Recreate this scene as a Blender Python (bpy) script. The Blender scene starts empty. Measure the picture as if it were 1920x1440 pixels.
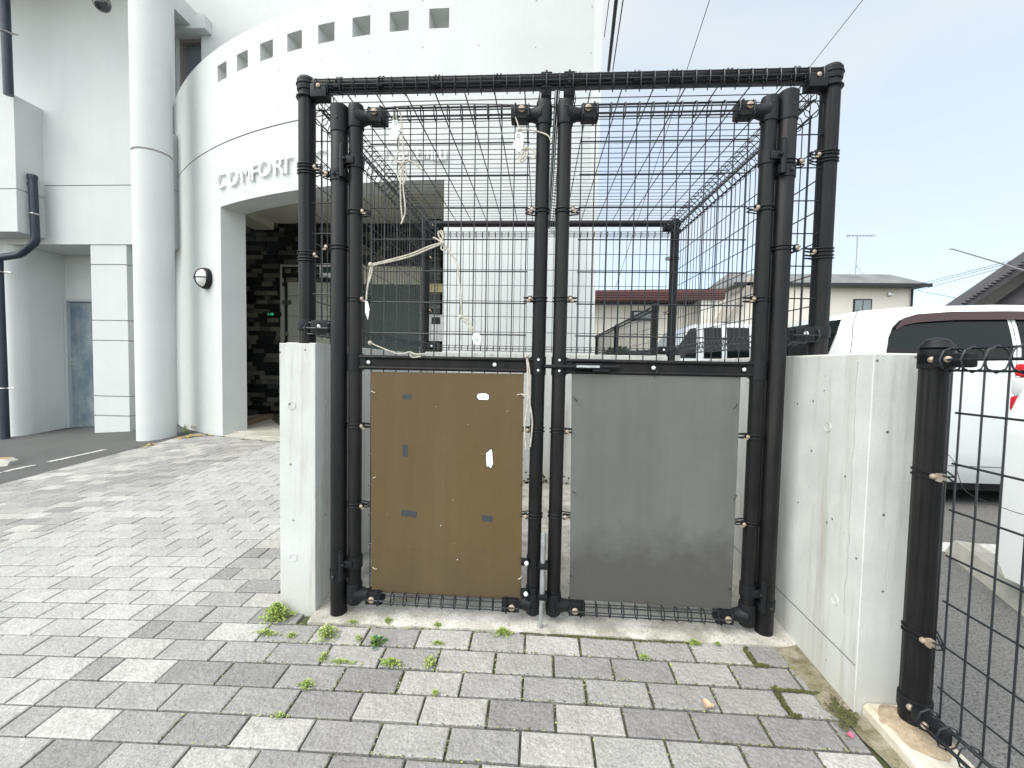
import bpy, bmesh, math, random
from mathutils import Vector, Matrix
random.seed(7)
SC = bpy.context.scene
COL = SC.collection
R = math.radians

# ------------------------------------------------------------------ camera
F = 794.44; CH = 1.0282
ROT = None
def _rot(p, r, y):
    cy, sy = math.cos(y), math.sin(y)
    Ry = Matrix(((cy, -sy, 0), (sy, cy, 0), (0, 0, 1)))
    M = Matrix(((1, 0, 0), (0, 0, -1), (0, 1, 0))) @ Ry
    cp, sp = math.cos(p), math.sin(p)
    Rp = Matrix(((1, 0, 0), (0, cp, -sp), (0, sp, cp)))
    cr, sr = math.cos(r), math.sin(r)
    Rr = Matrix(((cr, -sr, 0), (sr, cr, 0), (0, 0, 1)))
    return Rr @ Rp @ M
ROT = _rot(0.04354, 0.019545, -0.06233)
cam = bpy.data.cameras.new('camera'); camo = bpy.data.objects.new('camera', cam); COL.objects.link(camo)
cam.sensor_width = 36; cam.lens = F / 1920 * 36; cam.clip_start = 0.05; cam.clip_end = 2000
rx, ry, rz = [Vector(ROT[i]) for i in range(3)]
Mx = Matrix((rx, -ry, -rz)).transposed().to_4x4(); Mx.translation = Vector((0, 0, CH))
camo.matrix_world = Mx
SC.camera = camo

def ray(px, py):
    return ROT.transposed() @ Vector(((px - 960) / F, (py - 720) / F, 1.0))
def at(px, py, Y):
    """point of the plane y = Y seen at a pixel of the 1920 px wide photograph"""
    d = ray(px, py); return Vector((0, 0, CH)) + d * (Y / d.y)

# ------------------------------------------------------------------ world and sun
SUN_EL, SUN_AZ = 54, 236     # degrees; azimuth measured from +Y clockwise
w = bpy.data.worlds.new('World'); SC.world = w; w.use_nodes = True
nt = w.node_tree; nt.nodes.clear()
N = nt.nodes.new; L = nt.links.new
out = N('ShaderNodeOutputWorld'); bg = N('ShaderNodeBackground'); sky = N('ShaderNodeTexSky')
sky.sky_type = 'NISHITA'; sky.sun_disc = False; sky.sun_elevation = R(SUN_EL); sky.sun_rotation = R(SUN_AZ)
sky.air_density = .8; sky.dust_density = .7; sky.ozone_density = 1.2
tc = N('ShaderNodeTexCoord'); mp = N('ShaderNodeMapping'); mp.inputs['Scale'].default_value = (1.2, 1.2, 3.2); mp.inputs['Location'].default_value = (1.6, 0, 0)
no = N('ShaderNodeTexNoise'); no.inputs['Scale'].default_value = 1.3; no.inputs['Detail'].default_value = 5; no.inputs['Roughness'].default_value = .5
cr = N('ShaderNodeValToRGB'); cr.color_ramp.elements[0].position = .36; cr.color_ramp.elements[0].color = (.64, .64, .64, 1)
cr.color_ramp.elements[1].position = .66; cr.color_ramp.elements[1].color = (.97, .97, .97, 1)
mix = N('ShaderNodeMixRGB'); mix.inputs[2].default_value = (2.1, 2.2, 2.2, 1)
L(tc.outputs['Generated'], mp.inputs['Vector']); L(mp.outputs['Vector'], no.inputs['Vector'])
L(no.outputs['Fac'], cr.inputs['Fac']); L(cr.outputs['Color'], mix.inputs[0]); skt = N('ShaderNodeMixRGB'); skt.blend_type = 'MULTIPLY'; skt.inputs[0].default_value = 1; skt.inputs[2].default_value = (.92, 1.04, 1.04, 1); L(sky.outputs['Color'], skt.inputs[1]); L(skt.outputs['Color'], mix.inputs[1])
# added fill: unseen sky behind the viewer brightened and warmed to light the walls
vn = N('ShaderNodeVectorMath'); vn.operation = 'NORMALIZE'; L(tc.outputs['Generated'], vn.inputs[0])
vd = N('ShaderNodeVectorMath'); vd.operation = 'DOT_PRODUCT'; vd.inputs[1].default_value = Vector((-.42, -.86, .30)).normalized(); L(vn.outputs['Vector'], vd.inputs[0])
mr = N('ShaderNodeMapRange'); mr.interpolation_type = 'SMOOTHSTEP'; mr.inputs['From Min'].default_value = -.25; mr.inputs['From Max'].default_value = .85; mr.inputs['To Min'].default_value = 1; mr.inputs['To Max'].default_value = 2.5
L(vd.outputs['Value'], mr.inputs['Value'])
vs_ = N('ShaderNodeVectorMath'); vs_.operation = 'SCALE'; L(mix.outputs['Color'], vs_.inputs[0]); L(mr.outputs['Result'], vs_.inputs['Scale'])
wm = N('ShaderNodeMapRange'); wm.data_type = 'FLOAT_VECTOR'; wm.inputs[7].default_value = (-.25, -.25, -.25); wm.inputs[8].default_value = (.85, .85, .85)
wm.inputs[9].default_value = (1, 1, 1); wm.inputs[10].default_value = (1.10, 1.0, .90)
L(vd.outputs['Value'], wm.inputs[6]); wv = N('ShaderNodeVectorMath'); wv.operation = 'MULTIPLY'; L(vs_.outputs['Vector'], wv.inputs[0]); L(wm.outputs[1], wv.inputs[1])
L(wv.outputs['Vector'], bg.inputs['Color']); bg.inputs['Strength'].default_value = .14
L(bg.outputs['Background'], out.inputs['Surface'])
sl = bpy.data.lights.new('sun', 'SUN'); so = bpy.data.objects.new('sun', sl); COL.objects.link(so)
sl.energy = .85; sl.angle = R(45); sl.color = (1, .93, .84)
az = R(SUN_AZ)
sd = Vector((math.sin(az) * math.cos(R(SUN_EL)), math.cos(az) * math.cos(R(SUN_EL)), math.sin(R(SUN_EL))))
so.rotation_euler = sd.to_track_quat('Z', 'Y').to_euler(); so.location = (0, 0, 20)
SC.view_settings.view_transform = 'Standard'; SC.view_settings.look = 'None'
SC.view_settings.exposure = 1.55; SC.view_settings.gamma = 1.0
SC.render.engine = 'CYCLES'
SC.render.resolution_x = 1024; SC.render.resolution_y = 768

# ------------------------------------------------------------------ materials
MATS = {}
def mat(name, col, rough=.7, metal=0, var=.0, vscale=6, col2=None, bump=0, bscale=60, spec=.5, attr=False,
        emit=0, stain=None, coat=0, trans=0, fine=0, speck=None, dirt=None):
    if name in MATS: return MATS[name]
    m = bpy.data.materials.new(name); m.use_nodes = True; MATS[name] = m
    t = m.node_tree; b = t.nodes['Principled BSDF']; n = t.nodes.new; l = t.links.new
    b.inputs['Roughness'].default_value = rough; b.inputs['Metallic'].default_value = metal
    b.inputs['Specular IOR Level'].default_value = spec
    if coat: b.inputs['Coat Weight'].default_value = coat; b.inputs['Coat Roughness'].default_value = .06
    if trans: b.inputs['Transmission Weight'].default_value = trans
    c4 = (*col, 1); tcn = n('ShaderNodeTexCoord'); o = tcn.outputs['Object']
    base = None
    if attr:
        a = n('ShaderNodeAttribute'); a.attribute_name = 'tone'; base = a.outputs['Color']
    def mixn(fac, a_, b_, mode='MIX'):
        mx = n('ShaderNodeMixRGB'); mx.blend_type = mode
        for i, v in ((0, fac), (1, a_), (2, b_)):
            if isinstance(v, (int, float)): mx.inputs[i].default_value = v
            elif isinstance(v, tuple): mx.inputs[i].default_value = v
            else: l(v, mx.inputs[i])
        return mx.outputs['Color']
    def noise(sc, det=4, vec=None, ro=.6, lo=.35, hi=.65):
        x = n('ShaderNodeTexNoise'); x.inputs['Scale'].default_value = sc; x.inputs['Detail'].default_value = det; x.inputs['Roughness'].default_value = ro
        l(vec if vec is not None else o, x.inputs['Vector'])
        r = n('ShaderNodeMapRange'); r.inputs['From Min'].default_value = lo; r.inputs['From Max'].default_value = hi
        l(x.outputs['Fac'], r.inputs['Value']); return r.outputs['Result']
    if base is None: base = c4 if not (var or stain or fine or speck or dirt) else mixn(0, c4, c4)
    if var:
        c2 = (*(col2 or tuple(v * (1 - var) for v in col)), 1)
        if attr: base = mixn(noise(vscale), base, mixn(1, base, (1 - var, 1 - var, 1 - var, 1), 'MULTIPLY'))
        else: base = mixn(noise(vscale), base, c2)
    if fine:   # fine grain
        g = noise(bscale * 2.5, 3, ro=.8, lo=.3, hi=.7)
        base = mixn(g, base, mixn(1, base, (1 - fine, 1 - fine, 1 - fine, 1), 'MULTIPLY'))
    if stain:  # vertical run marks
        sc, scol, amt = stain
        mpn = n('ShaderNodeMapping'); mpn.inputs['Scale'].default_value = (sc, sc, sc * .07); l(o, mpn.inputs['Vector'])
        s = noise(1.0, 5, mpn.outputs['Vector'], .65, .49, .66)
        ml = n('ShaderNodeMath'); ml.operation = 'MULTIPLY'; ml.inputs[1].default_value = amt; l(s, ml.inputs[0])
        base = mixn(ml.outputs[0], base, (*scol, 1))
    if dirt:   # dried splash dirt with a ragged upper edge: (z0, z1, colour, amount)
        sx_ = n('ShaderNodeSeparateXYZ'); l(o, sx_.inputs[0]); nz = n('ShaderNodeTexNoise'); nz.inputs['Scale'].default_value = 5; nz.inputs['Detail'].default_value = 6; nz.inputs['Roughness'].default_value = .7; l(o, nz.inputs['Vector'])
        ma = n('ShaderNodeMath'); ma.operation = 'MULTIPLY_ADD'; ma.inputs[1].default_value = .5; l(nz.outputs['Fac'], ma.inputs[0]); l(sx_.outputs['Z'], ma.inputs[2])
        rr_ = n('ShaderNodeMapRange'); rr_.inputs['From Min'].default_value = dirt[0] + .25; rr_.inputs['From Max'].default_value = dirt[1] + .25; rr_.inputs['To Max'].default_value = dirt[3]
        l(ma.outputs[0], rr_.inputs['Value']); base = mixn(rr_.outputs['Result'], base, (*dirt[2], 1))
    if speck:  # dark pores
        sc, scol, thr = speck
        v = n('ShaderNodeTexVoronoi'); v.inputs['Scale'].default_value = sc; l(o, v.inputs['Vector'])
        r = n('ShaderNodeMapRange'); r.inputs['From Min'].default_value = thr; r.inputs['From Max'].default_value = thr * .6
        l(v.outputs['Distance'], r.inputs['Value'])
        sel = noise(sc * .5, 1, lo=.5, hi=.56)
        ml = n('ShaderNodeMath'); ml.operation = 'MULTIPLY'; l(r.outputs['Result'], ml.inputs[0]); l(sel, ml.inputs[1])
        base = mixn(ml.outputs[0], base, (*scol, 1))
    if isinstance(base, tuple): b.inputs['Base Color'].default_value = base
    else: l(base, b.inputs['Base Color'])
    if bump:
        x = n('ShaderNodeTexNoise'); x.inputs['Scale'].default_value = bscale; x.inputs['Detail'].default_value = 5; l(o, x.inputs['Vector'])
        bn = n('ShaderNodeBump'); bn.inputs['Strength'].default_value = bump; bn.inputs['Distance'].default_value = .004
        l(x.outputs['Fac'], bn.inputs['Height']); l(bn.outputs['Normal'], b.inputs['Normal'])
    if emit:
        b.inputs['Emission Color'].default_value = c4; b.inputs['Emission Strength'].default_value = emit
    return m

M_white = mat('white_painted_concrete', (.565, .592, .582), .75, var=.07, vscale=1.3, bump=.35, bscale=60, stain=(4, (.50, .53, .53), .32))
M_ceil = mat('cream_soffit_paint', (.78, .76, .67), .8, var=.08, vscale=2, bump=.2)
M_groove = mat('wall_groove', (.38, .37, .36), .9)
M_dimple = mat('formwork_dimple', (.36, .38, .38), .9)
M_conc = mat('raw_concrete', (.58, .605, .58), .85, var=.14, vscale=5, bump=.22, bscale=60, fine=.08,
             stain=(15, (.36, .34, .30), .7), speck=(19, (.10, .10, .09), .10), dirt=(.22, -.04, (.40, .38, .32), .4))
M_coping = mat('concrete_cap', (.72, .71, .65), .9, var=.2, vscale=14, bump=.5)
M_slab = mat('pale_aggregate_concrete', (.64, .62, .57), .9, var=.5, vscale=9, col2=(.34, .325, .28), bump=1.2, bscale=50, fine=.4, speck=(75, (.20, .19, .17), .26))
M_black = mat('black_coated_steel', (.0055, .0056, .0066), .45, spec=.22, var=.35, vscale=9, col2=(.010, .0098, .0105), bump=.12, bscale=160, stain=(16, (.022, .021, .020), .7), speck=(70, (.06, .058, .055), .05))
M_wire = mat('dark_coated_wire', (.010, .014, .018), .33, spec=.5)
M_plast = mat('black_plastic_fitting', (.008, .009, .011), .5, spec=.25, bump=.1, bscale=200)
M_bolt = mat('weathered_bolt', (.46, .38, .29), .5, metal=.35, var=.4, vscale=90)
M_zinc = mat('galvanised_steel', (.50, .54, .56), .38, metal=.7, var=.3, vscale=40)
M_brown = mat('brown_board_paint', (.116, .080, .034), .5, spec=.3, var=.22, vscale=2.2, col2=(.100, .070, .030), bump=.15, bscale=240, fine=.14, stain=(3, (.17, .135, .085), .22), dirt=(-.66, -.86, (.07, .055, .035), .5))
M_grey = mat('grey_board_paint', (.140, .150, .138), .5, spec=.3, var=.16, vscale=2, col2=(.118, .127, .121), bump=.12, bscale=240, fine=.06, stain=(5, (.10, .10, .10), .45), dirt=(-.56, -.74, (.062, .058, .054), .75))
M_dirt = mat('dried_splash_dirt', (.085, .082, .078), .7)
M_tape = mat('old_tape', (.035, .045, .050), .55, var=.3, vscale=60)
M_rope = mat('dirty_cotton_cord', (.56, .53, .45), .9, var=.3, vscale=40, bump=.5, bscale=300)
M_tag = mat('white_plastic_tag', (.72, .78, .77), .45, spec=.4)
M_paver = mat('paver_stone', (.4, .4, .4), .9, attr=True, stain=(2.4, (.27, .26, .235), .22), var=.16, vscale=16, fine=.5, bscale=60, bump=1.6)
M_joint = mat('joint_sand_and_moss', (.09, .085, .07), .95, var=.5, vscale=5, col2=(.06, .075, .025), bump=.5)
M_asph = mat('asphalt', (.118, .121, .118), .95, var=.22, vscale=1.5, fine=.5, bscale=90, bump=1.0)
M_asph2 = mat('worn_asphalt', (.27, .268, .26), .95, var=.15, vscale=2, fine=.7, bscale=45, bump=1.4, speck=(95, (.07, .07, .07), .42))
M_line = mat('worn_road_paint', (.72, .72, .70), .8, var=.35, vscale=30, bump=.4)
M_ground = mat('bare_ground', (.20, .19, .16), .95, var=.3, vscale=.5)
M_tile = mat('beige_floor_tile', (.52, .50, .43), .55, var=.15, vscale=4, attr=True)
M_brick = mat('stacked_wall_tile', (.1, .1, .1), .42, attr=True, var=.2, vscale=9)
M_dark = mat('dark_interior', (.012, .012, .013), .6)
M_steelDoor = mat('weathered_steel_door', (.33, .38, .39), .42, metal=.3, var=.9, vscale=2.6, col2=(.13, .19, .24), bump=.08, stain=(9, (.44, .42, .38), .5))
M_frame = mat('grey_door_frame', (.38, .42, .43), .5)
M_bronze = mat('bronze_window_frame', (.34, .29, .27), .4, metal=.4)
M_glassd = mat('dark_glass', (.018, .024, .026), .06, spec=.8)
M_glassb = mat('reflective_pane', (.16, .20, .22), .05, spec=.9)
M_pipe = mat('navy_drain_pipe', (.022, .034, .052), .4, var=.3, vscale=8)
M_brk = mat('stainless_bracket', (.55, .55, .53), .3, metal=.85)
M_lampg = mat('frosted_lamp_glass', (.72, .72, .69), .35, spec=.5)
M_car = mat('white_car_paint', (.80, .84, .84), .25, spec=.5, coat=.8)
M_cardark = mat('dark_car_paint', (.03, .035, .045), .25, coat=.8)
M_glass = mat('car_glass', (.006, .009, .008), .05, spec=.25)
M_visor = mat('smoked_window_visor', (.040, .016, .015), .12, spec=.5)
M_rub = mat('tyre_rubber', (.015, .015, .015), .8)
M_rim = mat('wheel_rim', (.5, .5, .5), .35, metal=.6)
M_red = mat('red_lamp_lens', (.62, .01, .02), .15, coat=.6)
M_clear = mat('clear_lamp_lens', (.72, .74, .74), .15, coat=.6)
M_trim = mat('black_rubber_trim', (.015, .015, .016), .6)
M_house = mat('cream_house_wall', (.70, .66, .58), .85, var=.05, vscale=1)
M_roofr = mat('red_brown_metal_roof', (.105, .035, .034), .55)
M_roofg = mat('grey_slate_roof', (.20, .205, .20), .8, var=.35, vscale=1.4)
M_roofk = mat('dark_clay_roof_tile', (.062, .058, .062), .6, var=.4, vscale=3)
M_stop = mat('concrete_wheel_stop', (.52, .51, .45), .9, var=.2, vscale=9, bump=.5, fine=.15)
M_yel = mat('amber_reflector', (.65, .33, .05), .35)
M_moss = mat('moss', (.105, .115, .035), .95, var=.5, vscale=50, bump=1)
M_leaf = mat('weed_leaf', (.20, .32, .055), .6, var=.4, vscale=25, col2=(.33, .40, .09))
M_leafd = mat('dark_weed_leaf', (.055, .16, .05), .5, var=.3, vscale=40)
M_leafp = mat('pale_weed_leaf', (.42, .47, .20), .7, var=.35, vscale=30, col2=(.26, .36, .08))
M_shrub = mat('shrub_leaf', (.05, .10, .03), .6, var=.4, vscale=10)
M_dry = mat('dry_leaf', (.50, .33, .20), .75, var=.35, vscale=60, col2=(.60, .46, .34))
M_yleaf = mat('yellow_fallen_leaf', (.50, .38, .12), .7, var=.4, vscale=60)
M_petal = mat('pink_petal', (.70, .12, .22), .6)
M_green = mat('green_led_sign', (.05, .60, .28), .5, emit=.35)
M_panel = mat('dark_green_panel', (.030, .062, .050), .5, var=.2, vscale=5)
M_letter = mat('white_letter', (.80, .81, .81), .45)
M_paper = mat('white_paper', (.86, .86, .84), .8)
M_plate = mat('yellowed_plate', (.62, .52, .28), .5)
M_sand = mat('sandy_grit', (.36, .33, .25), .95, var=.5, vscale=25, col2=(.16, .15, .08), bump=1, bscale=120, fine=.4)

# ------------------------------------------------------------------ mesh builder
class MB:
    def __init__(s): s.v = []; s.f = []; s.m = []; s.c = []; s.mi = 0
    def add(s, vs, fs, mi=None):
        o = len(s.v); s.v += [tuple(x) for x in vs]; s.f += [tuple(i + o for i in f) for f in fs]
        s.m += [s.mi if mi is None else mi] * len(fs); return s
    def box(s, lo, hi, mi=None, rot=0, piv=None):
        x0, y0, z0 = lo; x1, y1, z1 = hi
        vs = [Vector(p) for p in ((x0, y0, z0), (x1, y0, z0), (x1, y1, z0), (x0, y1, z0), (x0, y0, z1), (x1, y0, z1), (x1, y1, z1), (x0, y1, z1))]
        if rot:
            c = Vector(piv or ((x0 + x1) / 2, (y0 + y1) / 2, 0)); m = Matrix.Rotation(rot, 3, 'Z'); vs = [m @ (p - c) + c for p in vs]
        return s.add(vs, [(0, 3, 2, 1), (4, 5, 6, 7), (0, 1, 5, 4), (1, 2, 6, 5), (2, 3, 7, 6), (3, 0, 4, 7)], mi)
    def cbox(s, c, sz, mi=None): return s.box([c[i] - sz[i] / 2 for i in range(3)], [c[i] + sz[i] / 2 for i in range(3)], mi)
    def bbox(s, lo, hi, b=.01, mi=None):
        """box with bevelled edges"""
        bm = bmesh.new(); bmesh.ops.create_cube(bm, size=1)
        for v in bm.verts: v.co = Vector([lo[i] + (v.co[i] + .5) * (hi[i] - lo[i]) for i in range(3)])
        bmesh.ops.bevel(bm, geom=bm.edges[:], offset=b, segments=2, affect='EDGES', profile=.6)
        bm.verts.index_update()
        s.add([v.co for v in bm.verts], [[v.index for v in f.verts] for f in bm.faces], mi); bm.free(); return s
    def tube(s, pts, r, n=8, closed=False, caps=True, mi=None, sx=1):
        pts = [Vector(p) for p in pts]; k = len(pts); rings = []
        up = None; vs = []; fs = []
        rr = r if isinstance(r, (list, tuple)) else [r] * k
        for i in range(k):
            if closed: d = pts[(i + 1) % k] - pts[i - 1]
            else: d = pts[min(i + 1, k - 1)] - pts[max(i - 1, 0)]
            if d.length < 1e-9: d = Vector((0, 0, 1))
            d.normalize()
            if up is None: up = Vector((0, 0, 1)) if abs(d.z) < .9 else Vector((0, 1, 0))
            a = d.cross(up)
            if a.length < 1e-4: a = d.cross(Vector((1, 0, 0)))
            a.normalize(); b = a.cross(d).normalized(); up = b
            for j in range(n):
                t = 2 * math.pi * j / n; vs.append(pts[i] + (a * math.cos(t) * sx + b * math.sin(t)) * rr[i])
        m = k if closed else k - 1
        for i in range(m):
            for j in range(n):
                fs.append((i * n + j, i * n + (j + 1) % n, ((i + 1) % k) * n + (j + 1) % n, ((i + 1) % k) * n + j))
        if caps and not closed:
            fs.append(tuple(range(n - 1, -1, -1))); fs.append(tuple((k - 1) * n + j for j in range(n)))
        return s.add(vs, fs, mi)
    def wire(s, a, b, r=.0021): return s.tube((a, b), r, 5, caps=False)
    def lathe(s, prof, c, n=24, axis='Z', mi=None, flute=None):
        """prof: list of (radius, height along axis)"""
        vs = []; fs = []
        for (r, h) in prof:
            for j in range(n):
                t = 2 * math.pi * j / n; q = r * (flute(t) if flute and r > .01 else 1)
                p = (q * math.cos(t), q * math.sin(t), h)
                if axis == 'Y': p = (p[0], p[2], -p[1])
                if axis == 'X': p = (p[2], p[0], p[1])
                vs.append(Vector(p) + Vector(c))
        k = len(prof)
        for i in range(k - 1):
            for j in range(n): fs.append((i * n + j, i * n + (j + 1) % n, (i + 1) * n + (j + 1) % n, (i + 1) * n + j))
        fs.append(tuple(range(n - 1, -1, -1))); fs.append(tuple((k - 1) * n + j for j in range(n)))
        return s.add(vs, fs, mi)
    def prism(s, poly, y0, y1, axis='Y', mi=None):
        """poly in the plane across axis, extruded along it. axis Y: (x,z); X: (y,z); Z: (x,y)"""
        n = len(poly)
        def P(a, b, h): return (a, h, b) if axis == 'Y' else ((h, a, b) if axis == 'X' else (a, b, h))
        vs = [P(a, b, y0) for a, b in poly] + [P(a, b, y1) for a, b in poly]
        fs = [tuple(range(n)), tuple(range(2 * n - 1, n - 1, -1))] + [(i, i + n, (i + 1) % n + n, (i + 1) % n) for i in range(n)]
        return s.add(vs, fs, mi)
    def ball(s, c, r, n=10, sc=(1, 1, 1), mi=None):
        prof = [(max(.0005, math.sin(math.pi * i / n)) , -math.cos(math.pi * i / n)) for i in range(n + 1)]
        vs = []; fs = []; m = 2 * n
        for (a, h) in prof:
            for j in range(m):
                t = 2 * math.pi * j / m; vs.append((c[0] + a * math.cos(t) * r * sc[0], c[1] + a * math.sin(t) * r * sc[1], c[2] + h * r * sc[2]))
        for i in range(n):
            for j in range(m): fs.append((i * m + j, i * m + (j + 1) % m, (i + 1) * m + (j + 1) % m, (i + 1) * m + j))
        return s.add(vs, fs, mi)
    def build(s, name, mats, parent=None, root=None, smooth=30, tones=None):
        loc = root.location if root is not None else Vector((0, 0, 0))
        me = bpy.data.meshes.new(name)
        me.from_pydata([Vector(p) - loc for p in s.v], [], s.f)
        for m in (mats if isinstance(mats, (list, tuple)) else [mats]): me.materials.append(m)
        me.polygons.foreach_set('material_index', s.m)
        if tones is not None:
            a = me.color_attributes.new('tone', 'FLOAT_COLOR', 'CORNER'); data = []
            for p, c in zip(me.polygons, tones):
                data += list((*c, 1)) * p.loop_total
            a.data.foreach_set('color', data)
        me.validate(); 
        bm = bmesh.new(); bm.from_mesh(me)
        if len(bm.faces) < 60000: bmesh.ops.recalc_face_normals(bm, faces=bm.faces)
        bm.to_mesh(me); bm.free()
        if smooth:
            me.polygons.foreach_set('use_smooth', [True] * len(me.polygons)); me.set_sharp_from_angle(angle=R(smooth))
        me.update()
        o = bpy.data.objects.new(name, me); COL.objects.link(o)
        if parent is not None: o.parent = parent
        return o

def tag(o, label=None, cat=None, group=None, kind=None):
    if label: o['label'] = label
    if cat: o['category'] = cat
    if group: o['group'] = group
    if kind: o['kind'] = kind
    return o
def thing(name, loc, label, cat, group=None):
    o = bpy.data.objects.new(name, None); o.location = Vector(loc); o.empty_display_size = .1; COL.objects.link(o)
    return tag(o, label, cat, group)
def single(mb, name, mats, loc, label, cat, group=None, kind=None, smooth=30):
    class _: pass
    r = _(); r.location = Vector(loc)
    o = mb.build(name, mats, None, r, smooth); o.location = Vector(loc)
    return tag(o, label, cat, group, kind)
def curve_pts(pts, n=6):
    """Catmull-Rom through points"""
    P = [Vector(p) for p in pts]; P = [P[0] * 2 - P[1]] + P + [P[-1] * 2 - P[-2]]; o = []
    for i in range(1, len(P) - 2):
        for k in range(n):
            t = k / n; a, b, c, d = P[i - 1:i + 3]
            o.append(.5 * ((2 * b) + (c - a) * t + (2 * a - 5 * b + 4 * c - d) * t * t + (3 * b - a - 3 * c + d) * t ** 3))
    o.append(P[-2]); return o

# ------------------------------------------------------------------ ground levels
def gz(x, y):
    xx = max(x, -4.65); z = .0121 * xx + .0571 * (min(y, 9) - 1.3) - .007 * xx * xx
    return z + .07 * (x - xx)
DC = (-.961, 11.241); DR = 6.817           # centre and radius of the curved facade
def drum_pt(a, z, r=DR): return Vector((DC[0] + r * math.sin(a), DC[1] - r * math.cos(a), z))
def drum_hit(px, py):
    d = ray(px, py); a = d.x ** 2 + d.y ** 2; b = -2 * (d.x * DC[0] + d.y * DC[1]); c = DC[0] ** 2 + DC[1] ** 2 - DR ** 2
    t = (-b - math.sqrt(b * b - 4 * a * c)) / (2 * a); P = Vector((0, 0, CH)) + d * t
    return math.atan2(P.x - DC[0], DC[1] - P.y), P.z

def sheet(name, x0, x1, y0, y1, fz, m, n=12, ny=12):
    mb = MB(); vs = [(x0 + (x1 - x0) * i / n, y0 + (y1 - y0) * j / ny, fz(x0 + (x1 - x0) * i / n, y0 + (y1 - y0) * j / ny)) for j in range(ny + 1) for i in range(n + 1)]
    mb.add(vs, [(j * (n + 1) + i, j * (n + 1) + i + 1, (j + 1) * (n + 1) + i + 1, (j + 1) * (n + 1) + i) for j in range(ny) for i in range(n)])
    o = mb.build(name, m, smooth=60); return tag(o, kind='structure')
tag(MB().add([(-300, -300, -1.4), (300, -300, -1.4), (300, 300, -1.4), (-300, 300, -1.4)], [(0, 1, 2, 3)]).build('ground', M_ground), kind='structure')
sheet('road', -30, -4.652, -8, 9, gz, M_asph, 26, 34)
sheet('parking_lot', 1.13, 60, -10, 80, lambda x, y: -.15, M_asph2, 4, 4)
sheet('paving_bed', -4.65, .985, -3, 9, lambda x, y: gz(x, y) - .010, M_joint, 30, 40)

# block paving: every block is cut, bevelled and toned
def paving():
    mb = MB(); tones = []
    Y1 = 1.4643; X0 = -.2282
    light = [(.505, .505, .49), (.55, .548, .53), (.47, .47, .455), (.525, .523, .505)]
    mixd = [(.33, .325, .315), (.385, .38, .365), (.44, .435, .415), (.49, .485, .455), (.30, .295, .285), (.55, .545, .515), (.40, .395, .38), (.35, .345, .335)]
    regs = [(-4.65, -2.985, 'mix2'), (-2.985, -1.528, 'light'), (-1.528, .93, 'mix')]
    for j in range(-55, 34):                  # row j lies between lines j-1 and j
        yb = Y1 - .1 * (j - 1); yt = yb + .1
        for (xa, xb, kind) in regs:
            off = X0 + (0 if j % 2 else .1)
            if kind != 'mix': off = xb - (0 if j % 2 else .1)
            i0 = math.floor((xa - off) / .2) - 1
            for i in range(i0, i0 + 40):
                l, r = off + .2 * i, off + .2 * (i + 1)
                l2, r2 = max(l, xa), min(r, xb)
                if r2 - l2 < .03: continue
                cx, cy = (l2 + r2) / 2, (yb + yt) / 2
                if math.hypot(cx - DC[0], cy - DC[1]) < DR + .02: continue
                if cx > -1.04 and (1.57 if cx > -.86 else 1.67) < cy < 3.42: continue
                if cx > -.7 and cy > 3.4: continue
                g = .0028; jx, jy = random.gauss(0, .0007), random.gauss(0, .0006)
                if kind == 'mix' and cx > -.6 and cy > 1.0: g = .0038
                p = [(l2 + g + jx, yb + g + jy), (r2 - g + jx, yb + g + jy), (r2 - g + jx, yt - g + jy), (l2 + g + jx, yt - g + jy)]
                tz = random.gauss(0, .0007); tx = random.gauss(0, .003); ty = random.gauss(0, .003)
                zf = lambda x, y: gz(x, y) + tz + tx * (x - cx) + ty * (y - cy)
                b = .0035
                q = [(p[0][0] + b, p[0][1] + b), (p[1][0] - b, p[1][1] + b), (p[2][0] - b, p[2][1] - b), (p[3][0] + b, p[3][1] - b)]
                vs = [(x, y, zf(x, y)) for x, y in q] + [(x, y, zf(x, y) - .0022) for x, y in p] + [(x, y, zf(x, y) - .03) for x, y in p]
                fs = [(0, 1, 2, 3)]
                for k in range(4):
                    fs.append((4 + k, 4 + (k + 1) % 4, (k + 1) % 4, k)); fs.append((8 + k, 8 + (k + 1) % 4, 4 + (k + 1) % 4, 4 + k))
                mb.add(vs, fs)
                if kind == 'light': c = random.choice(light)
                elif kind == 'mix': c = random.choice(mixd)
                else: c = random.choice(mixd[0:4] + mixd[1:4] + mixd[6:8] + mixd[5:6])
                s = random.uniform(.94, 1.06); tones += [tuple(v * s for v in c)] * 9
    o = mb.build('paving', M_paver, smooth=0, tones=tones); return tag(o, kind='structure')
paving()

# slab under the gates, running back through the bin enclosure
def slab():
    mb = MB(); n = 30; vs = []
    xs = [-.885 + (1.86) * i / n for i in range(n + 1)]
    random.seed(3)
    front = [(x, 1.572 - .008 * (x + .88) + random.uniform(-.005, .005)) for x in xs]
    rows = [0, .02, .25, .8, 1.66]
    for r in rows:
        for (x, y) in front: vs.append((x, y + r, gz(x, y + r) + (.006 if r == 0 else .012)))
    for (x, y) in front: vs.append((x, y, gz(x, y) - .04))
    m = n + 1
    fs = [(j * m + i, j * m + i + 1, (j + 1) * m + i + 1, (j + 1) * m + i) for j in range(4) for i in range(n)]
    fs += [(5 * m + i, 5 * m + i + 1, i + 1, i) for i in range(n)]
    return tag(mb.add(vs, fs).build('concrete_floor', M_slab, smooth=40), kind='structure')
slab()

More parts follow.
